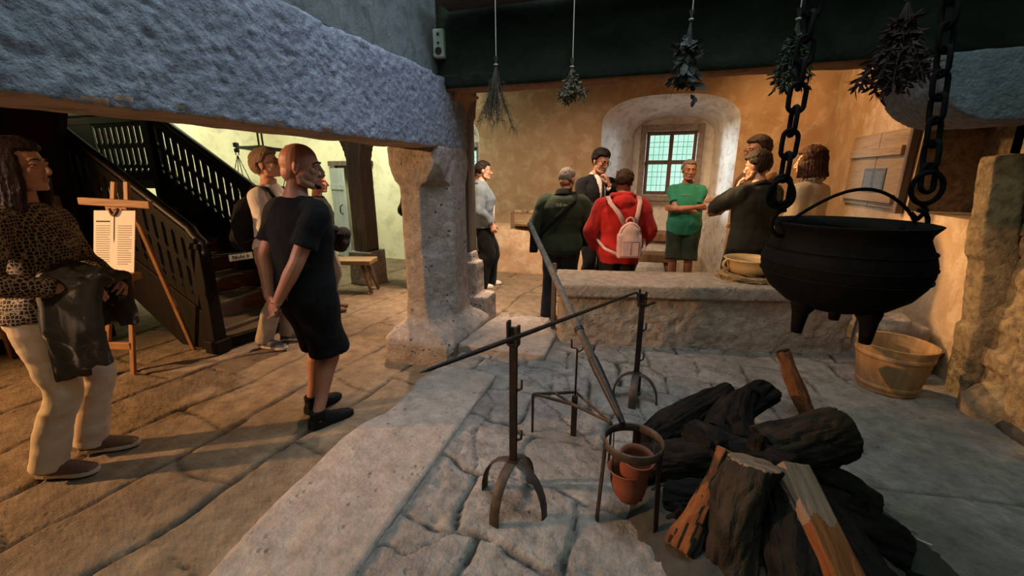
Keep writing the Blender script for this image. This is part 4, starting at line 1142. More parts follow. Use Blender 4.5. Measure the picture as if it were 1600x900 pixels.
M['brownknit'] = m_cloth('brown_knit', (.12, .06, .04)); M['greytrouser'] = m_cloth('grey_trouser', (.20, .18, .17)); M['greensleeve'] = m_cloth('deep_green_wool', (.012, .06, .028))
M['shoeblack'] = m_plain('black_shoe', (.007, .007, .0075), .8, spec=.15); M['shoegrey'] = m_plain('grey_sneaker', (.07, .07, .072), .7); M['shoewhite'] = m_plain('white_sneaker', (.62, .57, .52), .6); M['shoebrown'] = m_plain('brown_leather_shoe', (.11, .05, .03), .6)
M['sole'] = m_plain('pale_sole', (.42, .36, .28), .8); M['lens'] = m_plain('dark_frame', (.012, .010, .010), .3)
M['pinkbag'] = m_cloth('pink_canvas', (.58, .36, .33), .12); M['pinkseam'] = m_plain('pink_zip', (.25, .13, .12), .5); M['blackbag'] = m_cloth('black_nylon', (.009, .009, .010), sheen=.03)
t = NT('honeycomb_blouse'); v = t.coord()
e_ = t.voro(v, 58, 'DISTANCE_TO_EDGE', .45)
M['blouse'] = t.done(t.ramp(e_, [(.06, (.34, .26, .16)), (.12, (.022, .016, .014))]), .85, spec=.15)

def bez(a, b, c, t): return a * (1 - t) ** 2 + b * 2 * t * (1 - t) + c * t * t
def ik(S, W, l1, l2, pole):
    d = W - S; L = min(d.length, (l1 + l2) * .999); u = d.normalized()
    a = (l1 * l1 - l2 * l2 + L * L) / (2 * L); h = math.sqrt(max(l1 * l1 - a * a, 0))
    p = pole - u * pole.dot(u); p.normalize()
    return S + u * a + p * h
def smoothpath(pts, n=4):
    """subdivide a polyline of (point, radius) with rounded joints"""
    out = []
    for i in range(len(pts) - 1):
        p0 = pts[max(i - 1, 0)]; p1, p2 = pts[i], pts[i + 1]; p3 = pts[min(i + 2, len(pts) - 1)]
        for k in range(n):
            t = k / n
            q = .5 * ((2 * p1[0]) + (p2[0] - p0[0]) * t + (2 * p0[0] - 5 * p1[0] + 4 * p2[0] - p3[0]) * t * t + (3 * p1[0] - p0[0] - 3 * p2[0] + p3[0]) * t ** 3)
            out.append((q, lerp(p1[1], p2[1], t * t * (3 - 2 * t))))
    out.append(pts[-1]); return out

class Person:
    """rest frame: faces +Y, right hand at +X, soles at z = 0, 1.75 m tall, then scaled"""
    def __init__(s, name, label, loc, face, H=1.75, girth=1.0, lean=(0, 0), voxel=.007, skin=0, belly=0., head=(0, 0, 0), shoulder=1.0,
                 hands=None, feet=((-.10, 0, 0), (.10, 0, 0)), female=False, hunch=0.):
        s.k = H / 1.75; s.g = girth; s.lean = lean; s.vx = voxel; s.skin = SKIN[skin]; s.belly = belly; s.headrot = head; s.fem = female; s.sw = shoulder; s.hunch = hunch
        s.root = empty(name, loc, math.atan2(-face[0], face[1]), label, 'person')
        s.feet = [(V((f[0], f[1], 0)), R(f[2])) for f in feet]         # x, y, toe-out angle
        s.hip = [V((-.09, 0, .90)), V((.09, 0, .90))]
        s.ank = [f[0] + V((0, -.03, .085)) for f in s.feet]
        s.knee = [ik(h, a, .425, .42, V((0, 1, 0))) for h, a in zip(s.hip, s.ank)]
        shz = 1.392
        s.sh = [V((-.172 * shoulder, -.012, shz)), V((.172 * shoulder, -.012, shz))]
        s.wr, s.el, s.hd = [], [], []
        for i in (0, 1):
            sg = -1 if i == 0 else 1
            h = (hands or {}).get(i) or dict(w=(sg * .27, .03, .84), pole=(sg * .5, -1, 0), f=(0, .1, -1), n=(-sg, .1, 0), curl=28)
            w = V(h['w']); s.wr.append(w); s.el.append(ik(s.sh[i], w, .295, .262, V(h['pole']))); s.hd.append(h)
        s.HM = Matrix.Translation((0, .0, 1.505)) @ Euler((R(-head[1]), R(head[2]), R(head[0])), 'ZXY').to_matrix().to_4x4() if False else Matrix.Translation((0, -.005 + hunch, 1.505)) @ Matrix.Rotation(R(head[0]), 4, 'Z') @ Matrix.Rotation(R(-head[1]), 4, 'X') @ Matrix.Rotation(R(head[2]), 4, 'Y') @ Matrix.Scale(1.07, 4)
        s.hc = V((0, .022, .128))       # head centre above the neck pivot
    # --- shear (leaning) and scale, applied to every finished mesh
    def fin(s, me, rigid=False):
        P = co(me); w = np.clip((P[:, 2] - .05) / 1.6, 0, 1.2) ** 1.15
        P = P.copy(); P[:, 0] += w * s.lean[0]; P[:, 1] += w * s.lean[1]
        if s.hunch:
            q = np.clip((P[:, 2] - 1.05) / .5, 0, 1) ** 1.6
            P[:, 1] += q * s.hunch * 0.0
        setco(me, P * s.k)
    def place(s, name, me, mats, smooth=True, parent=None, ang=None):
        s.fin(me); return put(name, me, mats, parent or s.root, smooth, 0, ang)
    def torso(s, z):
        T = [(.80, .135, .10, 0), (.88, .168, .118, -.008), (.96, .165, .115, -.004), (1.06, .142, .104, .004), (1.16, .150, .110, .006), (1.27, .165, .122, .004), (1.35, .162, .114, -.004), (1.41, .135, .090, -.012), (1.46, .092, .068, -.016), (1.50, .064, .060, -.012), (1.54, .058, .058, -.004)]
        if s.fem: T = [(.80, .135, .10, 0), (.88, .178, .125, -.012), (.96, .168, .115, -.004), (1.06, .130, .098, .004), (1.16, .138, .108, .012), (1.27, .150, .128, .016), (1.35, .148, .110, 0), (1.41, .122, .082, -.010), (1.46, .082, .062, -.014), (1.50, .054, .054, -.010), (1.54, .050, .052, -.002)]
        rx, ry, cy = interp(T, z)
        b = s.belly * math.exp(-((z - 1.06) / .17) ** 2)
        g = s.g if z < 1.45 else 1
        if z < 1.44: rx *= lerp(1, s.sw, min(1, max(0, (z - 1.1) / .2)))
        return rx * g + b * .5, ry * g + b * .6, cy + b * .55 + s.hunch * max(0, (z - 1.1) / .4) ** 1.5
    def tor(s, mb, z0, z1, ext, n=28, flare=0, nn=14):
        rr = []
        for i in range(nn + 1):
            z = lerp(z0, z1, i / nn); rx, ry, cy = s.torso(z); e = ext + flare * (1 - i / nn)
            if z > 1.44: e *= max(.25, 1 - (z - 1.44) / .07)
            ring = []
            for j in range(n):
                a = 2 * pi * j / n; c, d = cos(a), sin(a); q = (abs(c) ** 2.2 + abs(d) ** 2.2) ** (-1 / 2.2)
                ring.append((c * q * (rx + e), cy + d * q * (ry + e), z))
            rr.append(ring)
        mb.rings(rr)
    def arm(s, mb, i, ext, t1=1.0, r0=1, cuff=0, taper=0):
        sg = -1 if i == 0 else 1
        S, E, W = s.sh[i], s.el[i], s.wr[i]; hy = V((0, s.hunch * .7, 0))
        S = S + hy
        g = .5 + .5 * s.g; r = lambda q: q * g * r0 + ext
        pts = [(S + V((-sg * .06, 0, .012)), r(.052)), (S + V((sg * .008, 0, -.004)), r(.053)), (S.lerp(E, .18) + V((sg * .012, 0, 0)), r(.054)), (S.lerp(E, .42), r(.049)), (S.lerp(E, .75), r(.044)), (E, r(.041)), (E.lerp(W, .28), r(.042)), (E.lerp(W, .65), r(.034)), (W, r(.026) + cuff)]
        lens = [0]
        for p, q in zip(pts, pts[1:]): lens.append(lens[-1] + (q[0] - p[0]).length)
        lim = lens[-1] * t1; out = []
        for (p, q_), L in zip(pts, lens):
            if L <= lim + 1e-6: out.append((p, q_))
            else:
                a, b = pts[len(out) - 1], (p, q_); t = (lim - lens[len(out) - 1]) / max(1e-6, L - lens[len(out) - 1])
                if t > .02: out.append((a[0].lerp(b[0], t), lerp(a[1], b[1], t) + taper))
                break
        sp = smoothpath(out, 4); mb.tube([p for p, _ in sp], [q for _, q in sp], 14)
    def hand(s, mb, i):
        sg = -1 if i == 0 else 1; h = s.hd[i]; W = s.wr[i]
        f = V(h['f']).normalized(); n = V(h['n']); n = (n - f * n.dot(f)).normalized(); a = f.cross(n)   # across the palm
        # thumb side: for a right hand with palm normal n and fingers f
        ts = h.get('thumb', 1); a = a * ts
        mb.tube([W - f * .02, W + f * .012, W + f * .05, W + f * .085, W + f * .10], [(.027, .020), (.028, .019), (.038, .016), (.042, .0135), (.038, .010)], 14, a)
        c = R(h.get('curl', 30)); ln = [.062, .074, .070, .054]; rr = [.0088, .0092, .0088, .0078]
        for k in range(4):
            o = (1.5 - k); p = W + f * (.094 - .004 * abs(o - .5)) + a * (o * .0215); d = (f + a * o * .045).normalized(); pts = [p - d * .02]; cc = c * (1 + .12 * k)
            pts.append(p); ax = d.cross(n).normalized()
            for seg, frac in enumerate((.46, .30, .24)):
                d = Matrix.Rotation(cc * (.65 if seg == 0 else 1), 3, ax) @ d; p = p + d * ln[k] * frac * 1.25; pts.append(p)
            q = rr[k]; mb.tube(pts, [q, q * 1.05, q, q * .92, q * .72], 8)
        tb = W + f * .028 + a * .026 + n * .008; d = (f * .62 + a * h.get('spread', .62) + n * .35).normalized()
        p1 = tb + d * .035; d2 = (f * .9 + a * .18 + n * .30).normalized(); p2 = p1 + d2 * .032; p3 = p2 + (d2 + n * .2).normalized() * .024
        mb.tube([tb - d * .015, tb, p1, p2, p3], [.013, .0145, .0115, .0105, .008], 8)
    def headparts(s, mb):
        h = MB(); c = s.hc; A = lambda x, y, z: c + V((x, y, z)); fm = .92 if s.fem else 1
        h.ell(A(0, -.014, .030), (.074, .094, .086), None, 24, 14); h.ell(A(0, .026, -.018), (.060, .062, .080), None, 20, 14)
        h.ell(A(0, .040, -.066), (.047 * fm, .048, .040), None, 16, 10); h.ell(A(0, .070, -.092), (.021 * fm, .020, .017), None, 12, 8)
        h.ell(A(0, -.040, -.025), (.058, .060, .062), None, 18, 12)
        h.ell(A(0, .030, -.040), (.064 * fm, .055, .055), None, 16, 10)
        h.ell(A(0, .071, .027), (.046, .018, .012), None, 12, 8)
        for sg in (-1, 1):
            h.ell(A(.038 * sg, .060, -.018), (.022, .022, .024), None, 10, 8)
            h.tube([A(.056 * sg, .002, -.040), A(.052 * fm * sg, .012, -.072), A(.034 * fm * sg, .050, -.090), A(.012 * sg, .072, -.097)], [.018, .020, .018, .014], 10)
            h.ell(A(.0765 * sg, -.008, -.008), (.0065, .018, .030), rotm(R(-10), 0, R(-18 * sg)), 12, 8)
            h.ell(A(.0795 * sg, -.017, .000), (.0055, .011, .024), rotm(R(-10), 0, R(-28 * sg)), 12, 8)
            h.ell(A(.0105 * sg, .092, -.034), (.008, .012, .008), None, 8, 6)
        h.tube([A(0, .082, .020), A(0, .093, .002), A(0, .108, -.022), A(0, .109, -.032), A(0, .090, -.040)], [.008, .0085, .0105, .0095, .006], 10, (1, 0, 0))
        h.ell(A(0, .0855, -.057), (.022, .010, .0055), None, 12, 6); h.ell(A(0, .0840, -.067), (.020, .010, .006), None, 12, 6)
        h.xf(s.HM)
        mb.add(h.v, h.f)
        nb = V((0, -.02 + s.hunch, 1.44)); nt = s.HM @ V((0, .002, .085)); nr = .048 if s.fem else .056
        mb.tube([nb - V((0, 0, .06)), nb, nb.lerp(nt, .5), nt], [nr * 1.25, nr * 1.12, nr, nr * .80], 16)
    def body(s, eyes=True, legs=True):
        mb = MB(); s.tor(mb, .80, 1.53, -.006)
        for i in (0, 1):
            sg = -1 if i == 0 else 1; h, k, a = s.hip[i], s.knee[i], s.ank[i]; g = .45 + .55 * s.g
            sp = smoothpath([(h + V((0, 0, .05)), .088 * g), (h.lerp(k, .15), .088 * g), (h.lerp(k, .6), .068 * g), (k, .054), (k.lerp(a, .3) + V((0, -.012, 0)), .056), (k.lerp(a, .7), .040), (a, .036), (a - V((0, 0, .04)), .036)], 4)
            mb.tube([p for p, _ in sp], [q for _, q in sp], 16)
            th = s.feet[i][1]; d = V((sin(th) * sg, cos(th), 0)); p = a.copy(); p.z = .04
            p.z = .036; mb.tube([p - d * .03, p, p + d * .06, p + d * .12], [(.022, .020), (.026, .024), (.030, .015), (.022, .009)], 12, V((d.y, -d.x, 0)))
            s.arm(mb, i, 0); s.hand(mb, i)
        s.headparts(mb)
        me = vox(mb, s.vx * .75, 3, .5, 'body')
        # eye sockets
        inv = np.array(s.HM.inverted()); P = co(me); L = P @ inv[:3, :3].T + inv[:3, 3] - np.array(s.hc)
        for sg in (-1, 1):
            d2 = ((L - np.array([.031 * sg, .082, .004])) ** 2 / np.array([.016, .03, .010]) ** 2).sum(1)
            w = np.exp(-d2) * .011; P -= w[:, None] * np.array(s.HM.to_3x3() @ V((0, 1, 0)))[None]
        setco(me, P); L = P @ inv[:3, :3].T + inv[:3, 3] - np.array(s.hc)
        me.materials.append(s.skin); me.materials.append(LIP)
        lip = (np.abs(L[:, 2] + .063) < .0115) & (np.abs(L[:, 0]) < .022) & (L[:, 1] > .086)
        pv = np.empty(len(me.loops), np.int32); me.loops.foreach_get('vertex_index', pv)
        st_ = np.empty(len(me.polygons), np.int32); me.polygons.foreach_get('loop_start', st_)
        me.polygons.foreach_set('material_index', lip[pv[st_]].astype(np.int32))
        s.b = s.place('body', me, [], True)
        if eyes:
            for sg in (-1, 1):
                m = MB(); c = s.HM @ (s.hc + V((.031 * sg, .0690, .004))); m.ell(c, (.0115,) * 3, None, 14, 10, 0)
                m.ell(s.HM @ (s.hc + V((.031 * sg, .0752, .004))), (.0058, .0058, .0058), None, 10, 8, 1)
                me = m.mesh('eye'); s.place('eye', me, [EYEW, IRIS])
    def brows(s, mat):
        for sg in (-1, 1):
            m = MB()
            for dz, r_ in ((.0100, .0068), (-.0060, .0042)):
                m.tube([s.HM @ (s.hc + V((.031 * sg + x, .0745 + y, .004 + dz + z))) for x, y, z in ((-.015, -.002, -.005 if dz > 0 else .004), (-.007, .005, 0), (0, .0065, .001 if dz > 0 else -.002), (.007, .004, 0), (.015, -.006, -.004 if dz > 0 else .003))], [r_ * .6, r_, r_, r_, r_ * .6], 8)
            s.place('eyelid', m.mesh('eyelid'), [s.skin])
        for sg in (-1, 1):
            m = MB(); m.tube([s.HM @ (s.hc + V((sg * x, y, z))) for x, y, z in ((.012, .0925, .024), (.03, .089, .031), (.048, .074, .026))], [(.0032, .003), (.0036, .003), (.0015, .002)], 6); s.place('eyebrow', m.mesh('eyebrow'), [HAIR[mat]])
    def garment(s, name, build, mat, voxel=None, smooth=4, fold=.006, fs=7, seed=1, stretch=(1, 1, .6), mats=None, matfn=None):
        mb = MB(); build(mb); me = vox(mb, voxel or s.vx * 1.25, smooth, .5, name)
        P = co(me); N = nor(me); z = P[:, 2]
        q = fbm(P * np.array(stretch), fs, 3, seed); ridged = 1 - np.abs(q) * 2
        w = fold * (.55 * ridged + .45 * fbm(P * np.array(stretch), fs * 2.3, 2, seed + 3)); setco(me, P + N * w[:, None])
        o = s.place(name, me, mats or [mat])
        if matfn: me.polygons.foreach_set('material_index', [matfn(p.center / s.k, p.normal) for p in me.polygons])
        return o
    def top(s, name, mat, hem=.86, sleeve=1.0, ext=.016, flare=.006, neck=1.475, cuff=.004, seed=1, fold=.006, vneck=False, arms=(0, 1), stap=.01, **kw):
        def b(mb):
            s.tor(mb, hem, neck, ext, flare=flare)
            for i in arms: s.arm(mb, i, ext * .85, sleeve, cuff=cuff, taper=stap if sleeve < .7 else 0)
            for i in (0, 1):   # trapezius
                sg = -1 if i == 0 else 1; hy = V((0, s.hunch, 0))
                mb.tube([V((sg * .045, -.022, neck - .022)) + hy, V((sg * .10, -.018, 1.423)) + hy * .9, s.sh[i] + V((0, 0, -.008)) + hy * .8], [.036 + ext * .3, .040 + ext * .6, .046 + ext * .7], 12)
        return s.garment(name, b, mat, seed=seed, fold=fold, **kw)
    def collar(s, mat, name='collar', h=.045, ext=.012, open_=0.):
        m = MB(); rr = []; n = 28
        for z, e in ((1.462, ext + .012), (1.475, ext + .004), (1.475 + h, ext), (1.475 + h, ext - .008), (1.465, ext - .004)):
            rx, ry, cy = s.torso(min(z, 1.51)); 
            rr.append([((rx + e) * cos(2 * pi * j / n), cy + (ry + e) * sin(2 * pi * j / n), z + .02 * (-sin(2 * pi * j / n)) ) for j in range(n)])
        m.rings(rr); return s.place(name, m.mesh(name), [mat])
    def pants(s, name, mat, end=.06, ext=.014, flare=.0, waist=1.0, seed=2, fold=.006, wide=0., **kw):
        def b(mb):
            s.tor(mb, .80, waist, ext * .6)
            for i in (0, 1):
                h, k, a = s.hip[i], s.knee[i], s.ank[i]; g = .45 + .55 * s.g
                bt = a + V((0, 0, end - a.z))
                pts = [(h + V((0, 0, .06)), .095 * g + ext * .6), (h.lerp(k, .15), .094 * g + ext), (h.lerp(k, .6), .076 * g + ext + wide * .4)]
                if end < .45: pts += [(k, .060 * g + ext + wide * .7), (k.lerp(a, .4) + V((0, -.008, 0)), .058 + ext + wide * .9), (bt, .048 + ext * 1.0 + flare + wide)]
                else:
                    t = (h.z - end) / (h.z - k.z); pts += [(h.lerp(k, t), .068 * g + ext + flare)]
                sp = smoothpath(pts, 5); mb.tube([p for p, _ in sp], [q for _, q in sp], 18)
        return s.garment(name, b, mat, seed=seed, fold=fold, **kw)
    def shoe(s, mat, solemat=None, high=.0, L=.285):
        for i in (0, 1):
            sg = -1 if i == 0 else 1; p0, th = s.feet[i]; d = V((sin(th) * sg, cos(th), 0)); a = V((d.y, -d.x, 0)); o = p0 - d * .085
            sec = [(0, .032, .065), (.02, .040, .092), (.07, .044, .104 + high), (.11, .045, .098), (.15, .047, .076), (.20, .051, .060), (.24, .047, .050), (.27, .036, .040), (L, .018, .028)]
            m = MB(); rr = []
            for t, w, h in sec: rr.append([o + d * t + a * (w * cos(x)) + V((0, 0, .018 + max(0, h - .018) * max(0, sin(x)) ** .8 - .006 * max(0, -sin(x)))) for x in [2 * pi * j / 20 for j in range(20)]])
            m.rings(rr); an = s.ank[i].copy(); an.z = .06
            m.tube([an, an + V((0, -.004, .045 + high))], [.046, .048], 16)
            me = vox(m, s.vx * .9, 3, .5, 'shoe'); push(me, .0015, 40, 2, 3); sh_ = s.place('shoe', me, [mat])
            m = MB(); out = []
            prof = [(-.006, .018), (.0, .034), (.05, .043), (.12, .043), (.20, .053), (.245, .048), (.28, .030), (L + .008, .010)]
            pl = [o + d * t + a * w for t, w in prof] + [o + d * t - a * w for t, w in reversed(prof)]
            m.prism(pl, lambda p: (p.x, p.y, 0.0), lambda p: (p.x, p.y, .024)); me = m.mesh('sole'); s.fin(me); put('sole', me, [solemat or mat], sh_, False, .003)
    def hair(s, mat, style='short', thick=.013, seed=1, hl=.060):
        h = MB(); n, mm = 72, 48; c = s.hc; rr = []
        low = {'short': -.052, 'crop': -.045, 'bob': -.09, 'bun': -.05, 'long': -.09, 'curl': -.06}[style]
        for i in range(mm + 1):
            th = -pi / 2 + pi * i / mm; ring = []
            for j in range(n):
                ph = 2 * pi * j / n; d = V((cos(th) * cos(ph), cos(th) * sin(ph), sin(th)))
                p = V((d.x * .0745, d.y * .0945 - .014, d.z * .087 + .030))
                # hairline: front high, temples, behind the ears down to the nape
                fy = p.y
                line = lerp(low, hl, min(1, max(0, (fy + .035) / .075)) ** .9) if fy > -.035 else low - .02 * min(1, (-.035 - fy) / .06)
                if style in ('bob', 'long') and fy < .03: line = -.2
                if style in ('short', 'crop', 'bun', 'curl') and -.032 < fy < .022 and abs(p.x) > .05: line = max(line, .012)
                k = min(1, max(0, (p.z - line) / .012)); k = k * k * (3 - 2 * k)
                q = thick * (1 + .35 * sin(3 * ph + seed) * .5 + (.5 if d.z > .4 else 0) * .5)
                ring.append(c + p + d * lerp(-.022, q, k))
            rr.append(ring)
        h.rings(rr)
        if style == 'bob':
            for k in range(26):
                a = R(25 + k * 310 / 25) + pi / 2 - R(0) ; a = R(118) + k / 25 * R(304) - pi / 1 * 0
                x, y = cos(a), sin(a)
                if y > .62: continue
                flip = .018
                h.tube([c + V((x * .072, y * .086 - .014, .05)), c + V((x * .088, y * .100 - .014, -.01)), c + V((x * .090, y * .102 - .016, -.075)), c + V((x * (.092 + flip), y * (.104 + flip) - .016, -.122))], [.018, .020, .019, .009], 8)
        if style == 'long':
            for k in range(20):
                a = R(150) + k / 19 * R(240); x, y = cos(a), sin(a)
                h.tube([c + V((x * .072, y * .086 - .014, .05)), c + V((x * .086, y * .098 - .014, -.02)), c + V((x * .088, y * .10 - .02, -.12)), c + V((x * .08, y * .085 - .035, -.22)), c + V((x * .07, y * .07 - .045, -.29))], [.018, .021, .022, .020, .008], 8)
        if style == 'bun':
            h.ell(c + V((0, -.125, -.005)), (.034, .030, .036), None, 12, 8); h.tube([c + V((0, -.10, -.01)), c + V((0, -.14, -.05)), c + V((0, -.13, -.13)), c + V((0, -.12, -.2))], [.02, .022, .018, .006], 10)
        if style == 'curl':
            g = random.Random(seed)
            for k in range(70):
                a, e = g.uniform(0, 2 * pi), g.uniform(.15, 1.4); d = V((cos(e) * cos(a), cos(e) * sin(a), sin(e))); p = c + V((d.x * .082, d.y * .102 - .014, d.z * .096 + .03))
                h.tube([p - d * .012, p + d * .008 + V((g.uniform(-.02, .02), g.uniform(-.02, .02), 0)), p + V((g.uniform(-.03, .03), g.uniform(-.03, .03), -.01))], [.012, .010, .004], 6)
        h.xf(s.HM); me = vox(h, .0055, 1, .5, 'hair')
        P = co(me); N = nor(me); push_ = .0035 * vnoise(P * np.array([150, 150, 26]) + fbm(P, 25, 2, seed)[:, None] * 1.5, seed) + .003 * fbm(P, 30, 2, seed); setco(me, P + N * push_[:, None])
        return s.place('hair', me, [HAIR[mat]])
    def glasses(s):
        m = MB(); T = lambda x, y, z: s.HM @ (s.hc + V((x, y, z)))
        for sg in (-1, 1):
            m.tube([T(.033 * sg + .023 * cos(a), .101 - .012 * abs(cos(a)) * (sg * cos(a) > 0), .002 + .017 * sin(a)) for a in [2 * pi * i / 20 for i in range(20)]], .0022, 6, closed=True)
            m.tube([T(.056 * sg, .092, .008), T(.074 * sg, .06, .008), T(.080 * sg, -.005, .004), T(.079 * sg, -.02, -.012)], .002, 6)
        m.tube([T(-.010, .101, .006), T(0, .104, .009), T(.010, .101, .006)], .002, 6)
        s.place('glasses', m.mesh('glasses'), [M['lens']])
    def pt(s, p):
        """a point of the rest frame in the world"""
        p = V(p); w = min(1.2, max(0, (p.z - .05) / 1.6)) ** 1.15
        p = V((p.x + w * s.lean[0], p.y + w * s.lean[1], p.z)) * s.k
        return Matrix.Translation(s.root.location) @ s.root.rotation_euler.to_matrix().to_4x4() @ p
    def free(s, name, me, mats, label, cat):
        """a separate thing worn or carried by the person, with its own Empty at the person's base"""
        r = empty(name, s.root.location, s.root.rotation_euler.z, label, cat)
        return r
    def addto(s, r, name, me, mats, ang=None):
        s.fin(me); return put(name, me, mats, r, True, 0, ang)

YAW = R(18.3)
def cam_dir(right, away): return (right * cos(YAW) - away * sin(YAW), right * sin(YAW) + away * cos(YAW))
HL = lambda w, pole, f, n, curl=28, thumb=1, spread=.62: dict(w=w, pole=pole, f=f, n=n, curl=curl, thumb=thumb, spread=spread)

# -- 1. woman at the left with a jacket over her arm
p = Person('person', 'person in a dark honeycomb blouse and cream trousers at the far left edge', (-2.97, 1.20, 0), cam_dir(.97, .22), 1.71, 1.0, (.0, .09), .006, 2, 0, (0, -3, 0), .95,
           {1: HL((.15, .21, 1.06), (1, -1, -.3), (-.5, .80, -.25), (-.6, -.3, -.8), 30, -1), 0: HL((-.14, .24, 1.03), (-1, -1, -.2), (.7, .6, 0), (.5, -.4, -.7), 30)},
           ((-.10, .02, 4), (.11, -.05, 6)), True)
p.body(); p.brows('dkbrown'); p.hair('dkbrown', 'long', .016, 3)
p.top('blouse', M['blouse'], .90, .93, .016, .012, 1.47, .003, 11, .005)
p.pants('trousers', M['cream_twill'], .055, .012, .016, .98, 12, .006, .006, fs=5, stretch=(1, 1, 1.8))
p.shoe(M['shoebrown'], M['sole'])
r = p.free('jacket', None, None, 'dark olive patterned jacket draped over the arm of the honeycomb-blouse person', 'jacket')
m = MB()
for k in range(6):
    y = .10 + k * .034; sag = .04 * sin(k * 2.1)
    m.tube([V((.15, y + .02, .58 + sag + .02 * k)), V((.18, y + .02, .86)), V((.15, y + .03, 1.12 - .010 * k)), V((.02, y + .03, 1.15 - .013 * k)), V((-.13, y, 1.06)), V((-.15, y, .80 + sag))], [(.045, .028), (.05, .03), (.05, .035), (.055, .035), (.05, .03), (.045, .028)], 12, (0, 1, 0))
me = vox(m, .010, 4, name='coat_cloth'); P = co(me); N = nor(me); setco(me, P + N * (.010 * (1 - 2 * np.abs(fbm(P * np.array([1, 1, .35]), 11, 3, 5))))[:, None])
t = NT('coat_print'); v = t.coord(); a = t.noise(v, 9, 4, .6, 1.5)
M['coat'] = t.done(t.ramp(a, [(.50, (.050, .042, .030)), (.62, (.07, .06, .045)), (.68, (.30, .26, .20))]), .85, spec=.15)
p.addto(r, 'coat_cloth', me, [M['coat']])

# -- 2. bald man
p = Person('person', 'bald person in black t-shirt and black shorts, hands clasped behind the back', (-2.03, 1.97, 0), cam_dir(.55, .83), 1.72, 1.06, (.15, -.01), .0048, 1, .01, (-42, 4, 0), 1.08,
           {0: HL((-.045, -.195, .90), (-1, -.35, .1), (.75, -.15, -.50), (.1, -1, .2), 22, -1), 1: HL((.075, -.215, .895), (1, -.35, .1), (-.70, -.05, -.62), (0, 1, -.1), 48, -1)},
           ((-.10, .07, 8), (.11, -.02, 10)))
p.body(); p.brows('black')
p.top('tshirt', M['blacktee'], .83, .43, .022, .014, 1.475, 0, 21, .007, stap=.012)
p.pants('shorts', M['blackpants'], .50, .034, .02, .98, 22, .008)
p.shoe(M['shoeblack'], M['shoeblack'], .015)
m = MB(); m.ell(p.HM @ (p.hc + V((0, .082, -.098))), (.019, .013, .014), None, 10, 8); m.tube([p.HM @ (p.hc + V((x, y, z))) for x, y, z in ((-.03, .075, -.088), (0, .092, -.100), (.03, .075, -.088))], [.008, .011, .008], 8)
p.place('beard', m.mesh('beard'), [HAIR['black']])

# -- 3. man in white with glasses and backpack
p = Person('person', 'person with glasses in a white long-sleeved top and khaki trousers, looking up', (-3.33, 2.92, 0), cam_dir(1, -.05), 1.76, .98, (.0, .14), .0065, 2, .01, (4, -14, 0), 1,
           {1: HL((.05, .27, 1.10), (1, -.6, -.4), (-.95, .2, .1), (0, -.4, -1), 25, -1), 0: HL((-.08, .26, 1.06), (-1, -.6, -.4), (.9, .2, .1), (0, -.4, -1), 25)},
           ((-.09, .05, 6), (.11, -.05, 12)))
p.body(); p.brows('brown'); p.hair('sand', 'short', .022, 5); p.glasses()
p.top('sweatshirt', M['white_cotton'], .93, .97, .020, .004, 1.48, .002, 31, .008)
p.pants('trousers', M['khaki'], .05, .018, .008, 1.0, 32, .009, fs=6)
p.shoe(M['shoegrey'], M['sole'])
r = p.free('backpack', None, None, 'black backpack on the back of the person in the white top', 'backpack')
m = MB(); m.ell((0, -.225, 1.13), (.155, .11, .25), None, 20, 14); m.ell((0, -.30, 1.02), (.12, .06, .13), None, 16, 10)
me = vox(m, .011, 3, name='bag_body'); push(me, .008, 9, 3, 3); p.addto(r, 'bag_body', me, [M['blackbag']])
for sg in (-1, 1):
    m = MB(); m.tube([(sg * .11, -.15, 1.36), (sg * .125, -.07, 1.475), (sg * .125, .05, 1.455), (sg * .125, .135, 1.34), (sg * .15, .11, 1.18), (sg * .175, -.02, 1.05), (sg * .12, -.16, .99)], [(.005, .026)] * 7, 8, (0, 0, 1)); p.addto(r, 'shoulder_strap', m.mesh('strap'), [M['blackbag']])

# -- 4. person half hidden behind the bald man
p = Person('person', 'person mostly hidden behind the bald one, dark jacket tied at the waist, grey trousers', (-3.60, 3.93, 0), cam_dir(.92, .25), 1.58, 1.0, (.0, .0), .008, 1, .01, (0, 0, 0), .95,
           {1: HL((.10, .26, 1.02), (1, -.5, -.4), (-.9, .3, 0), (0, -.4, -1), 30, -1)})
p.body(); p.hair('dkbrown', 'short', .02, 6)
p.top('jacket', M['blackbag'], .92, .97, .026, .01, 1.48, .004, 41, .009)
p.pants('trousers', M['greytrouser'], .05, .016, .01, 1.0, 42)
p.shoe(M['shoebrown'], M['shoebrown'])
r = p.free('jacket', None, None, 'black jacket bunched on the arm of the half-hidden person by the bench', 'jacket')
m = MB(); m.ell((.10, .24, 1.02), (.17, .10, .09), None, 16, 10); m.ell((.16, .22, .92), (.12, .10, .14), rotm(0, .4, 0), 16, 10); m.ell((0.02, .26, .95), (.1, .07, .1), None, 12, 8)
me = vox(m, .012, 3, name='coat_cloth'); push(me, .018, 9, 3, 8); p.addto(r, 'coat_cloth', me, [M['blackbag']])

# -- 5. sliver of a person behind the stone pillar
p = Person('person', 'person in a deep green sleeve almost wholly hidden behind the stone pillar', (-2.98, 5.05, 0), cam_dir(.5, .85), 1.66, 1.0, (0, 0), .009, 0, 0, (0, 0, 0), 1, {0: HL((-.20, .20, 1.04), (-1, -.7, -.2), (.4, .9, 0), (.8, -.3, -.3), 35)}, female=True)
p.body(False); p.hair('dkbrown', 'short', .02, 8); p.top('pullover', M['greensleeve'], .85, .96, .03, .01, 1.48, .008, 51, .01); p.pants('trousers', M['blackpants'], .05, .02, .01); p.shoe(M['shoeblack'])

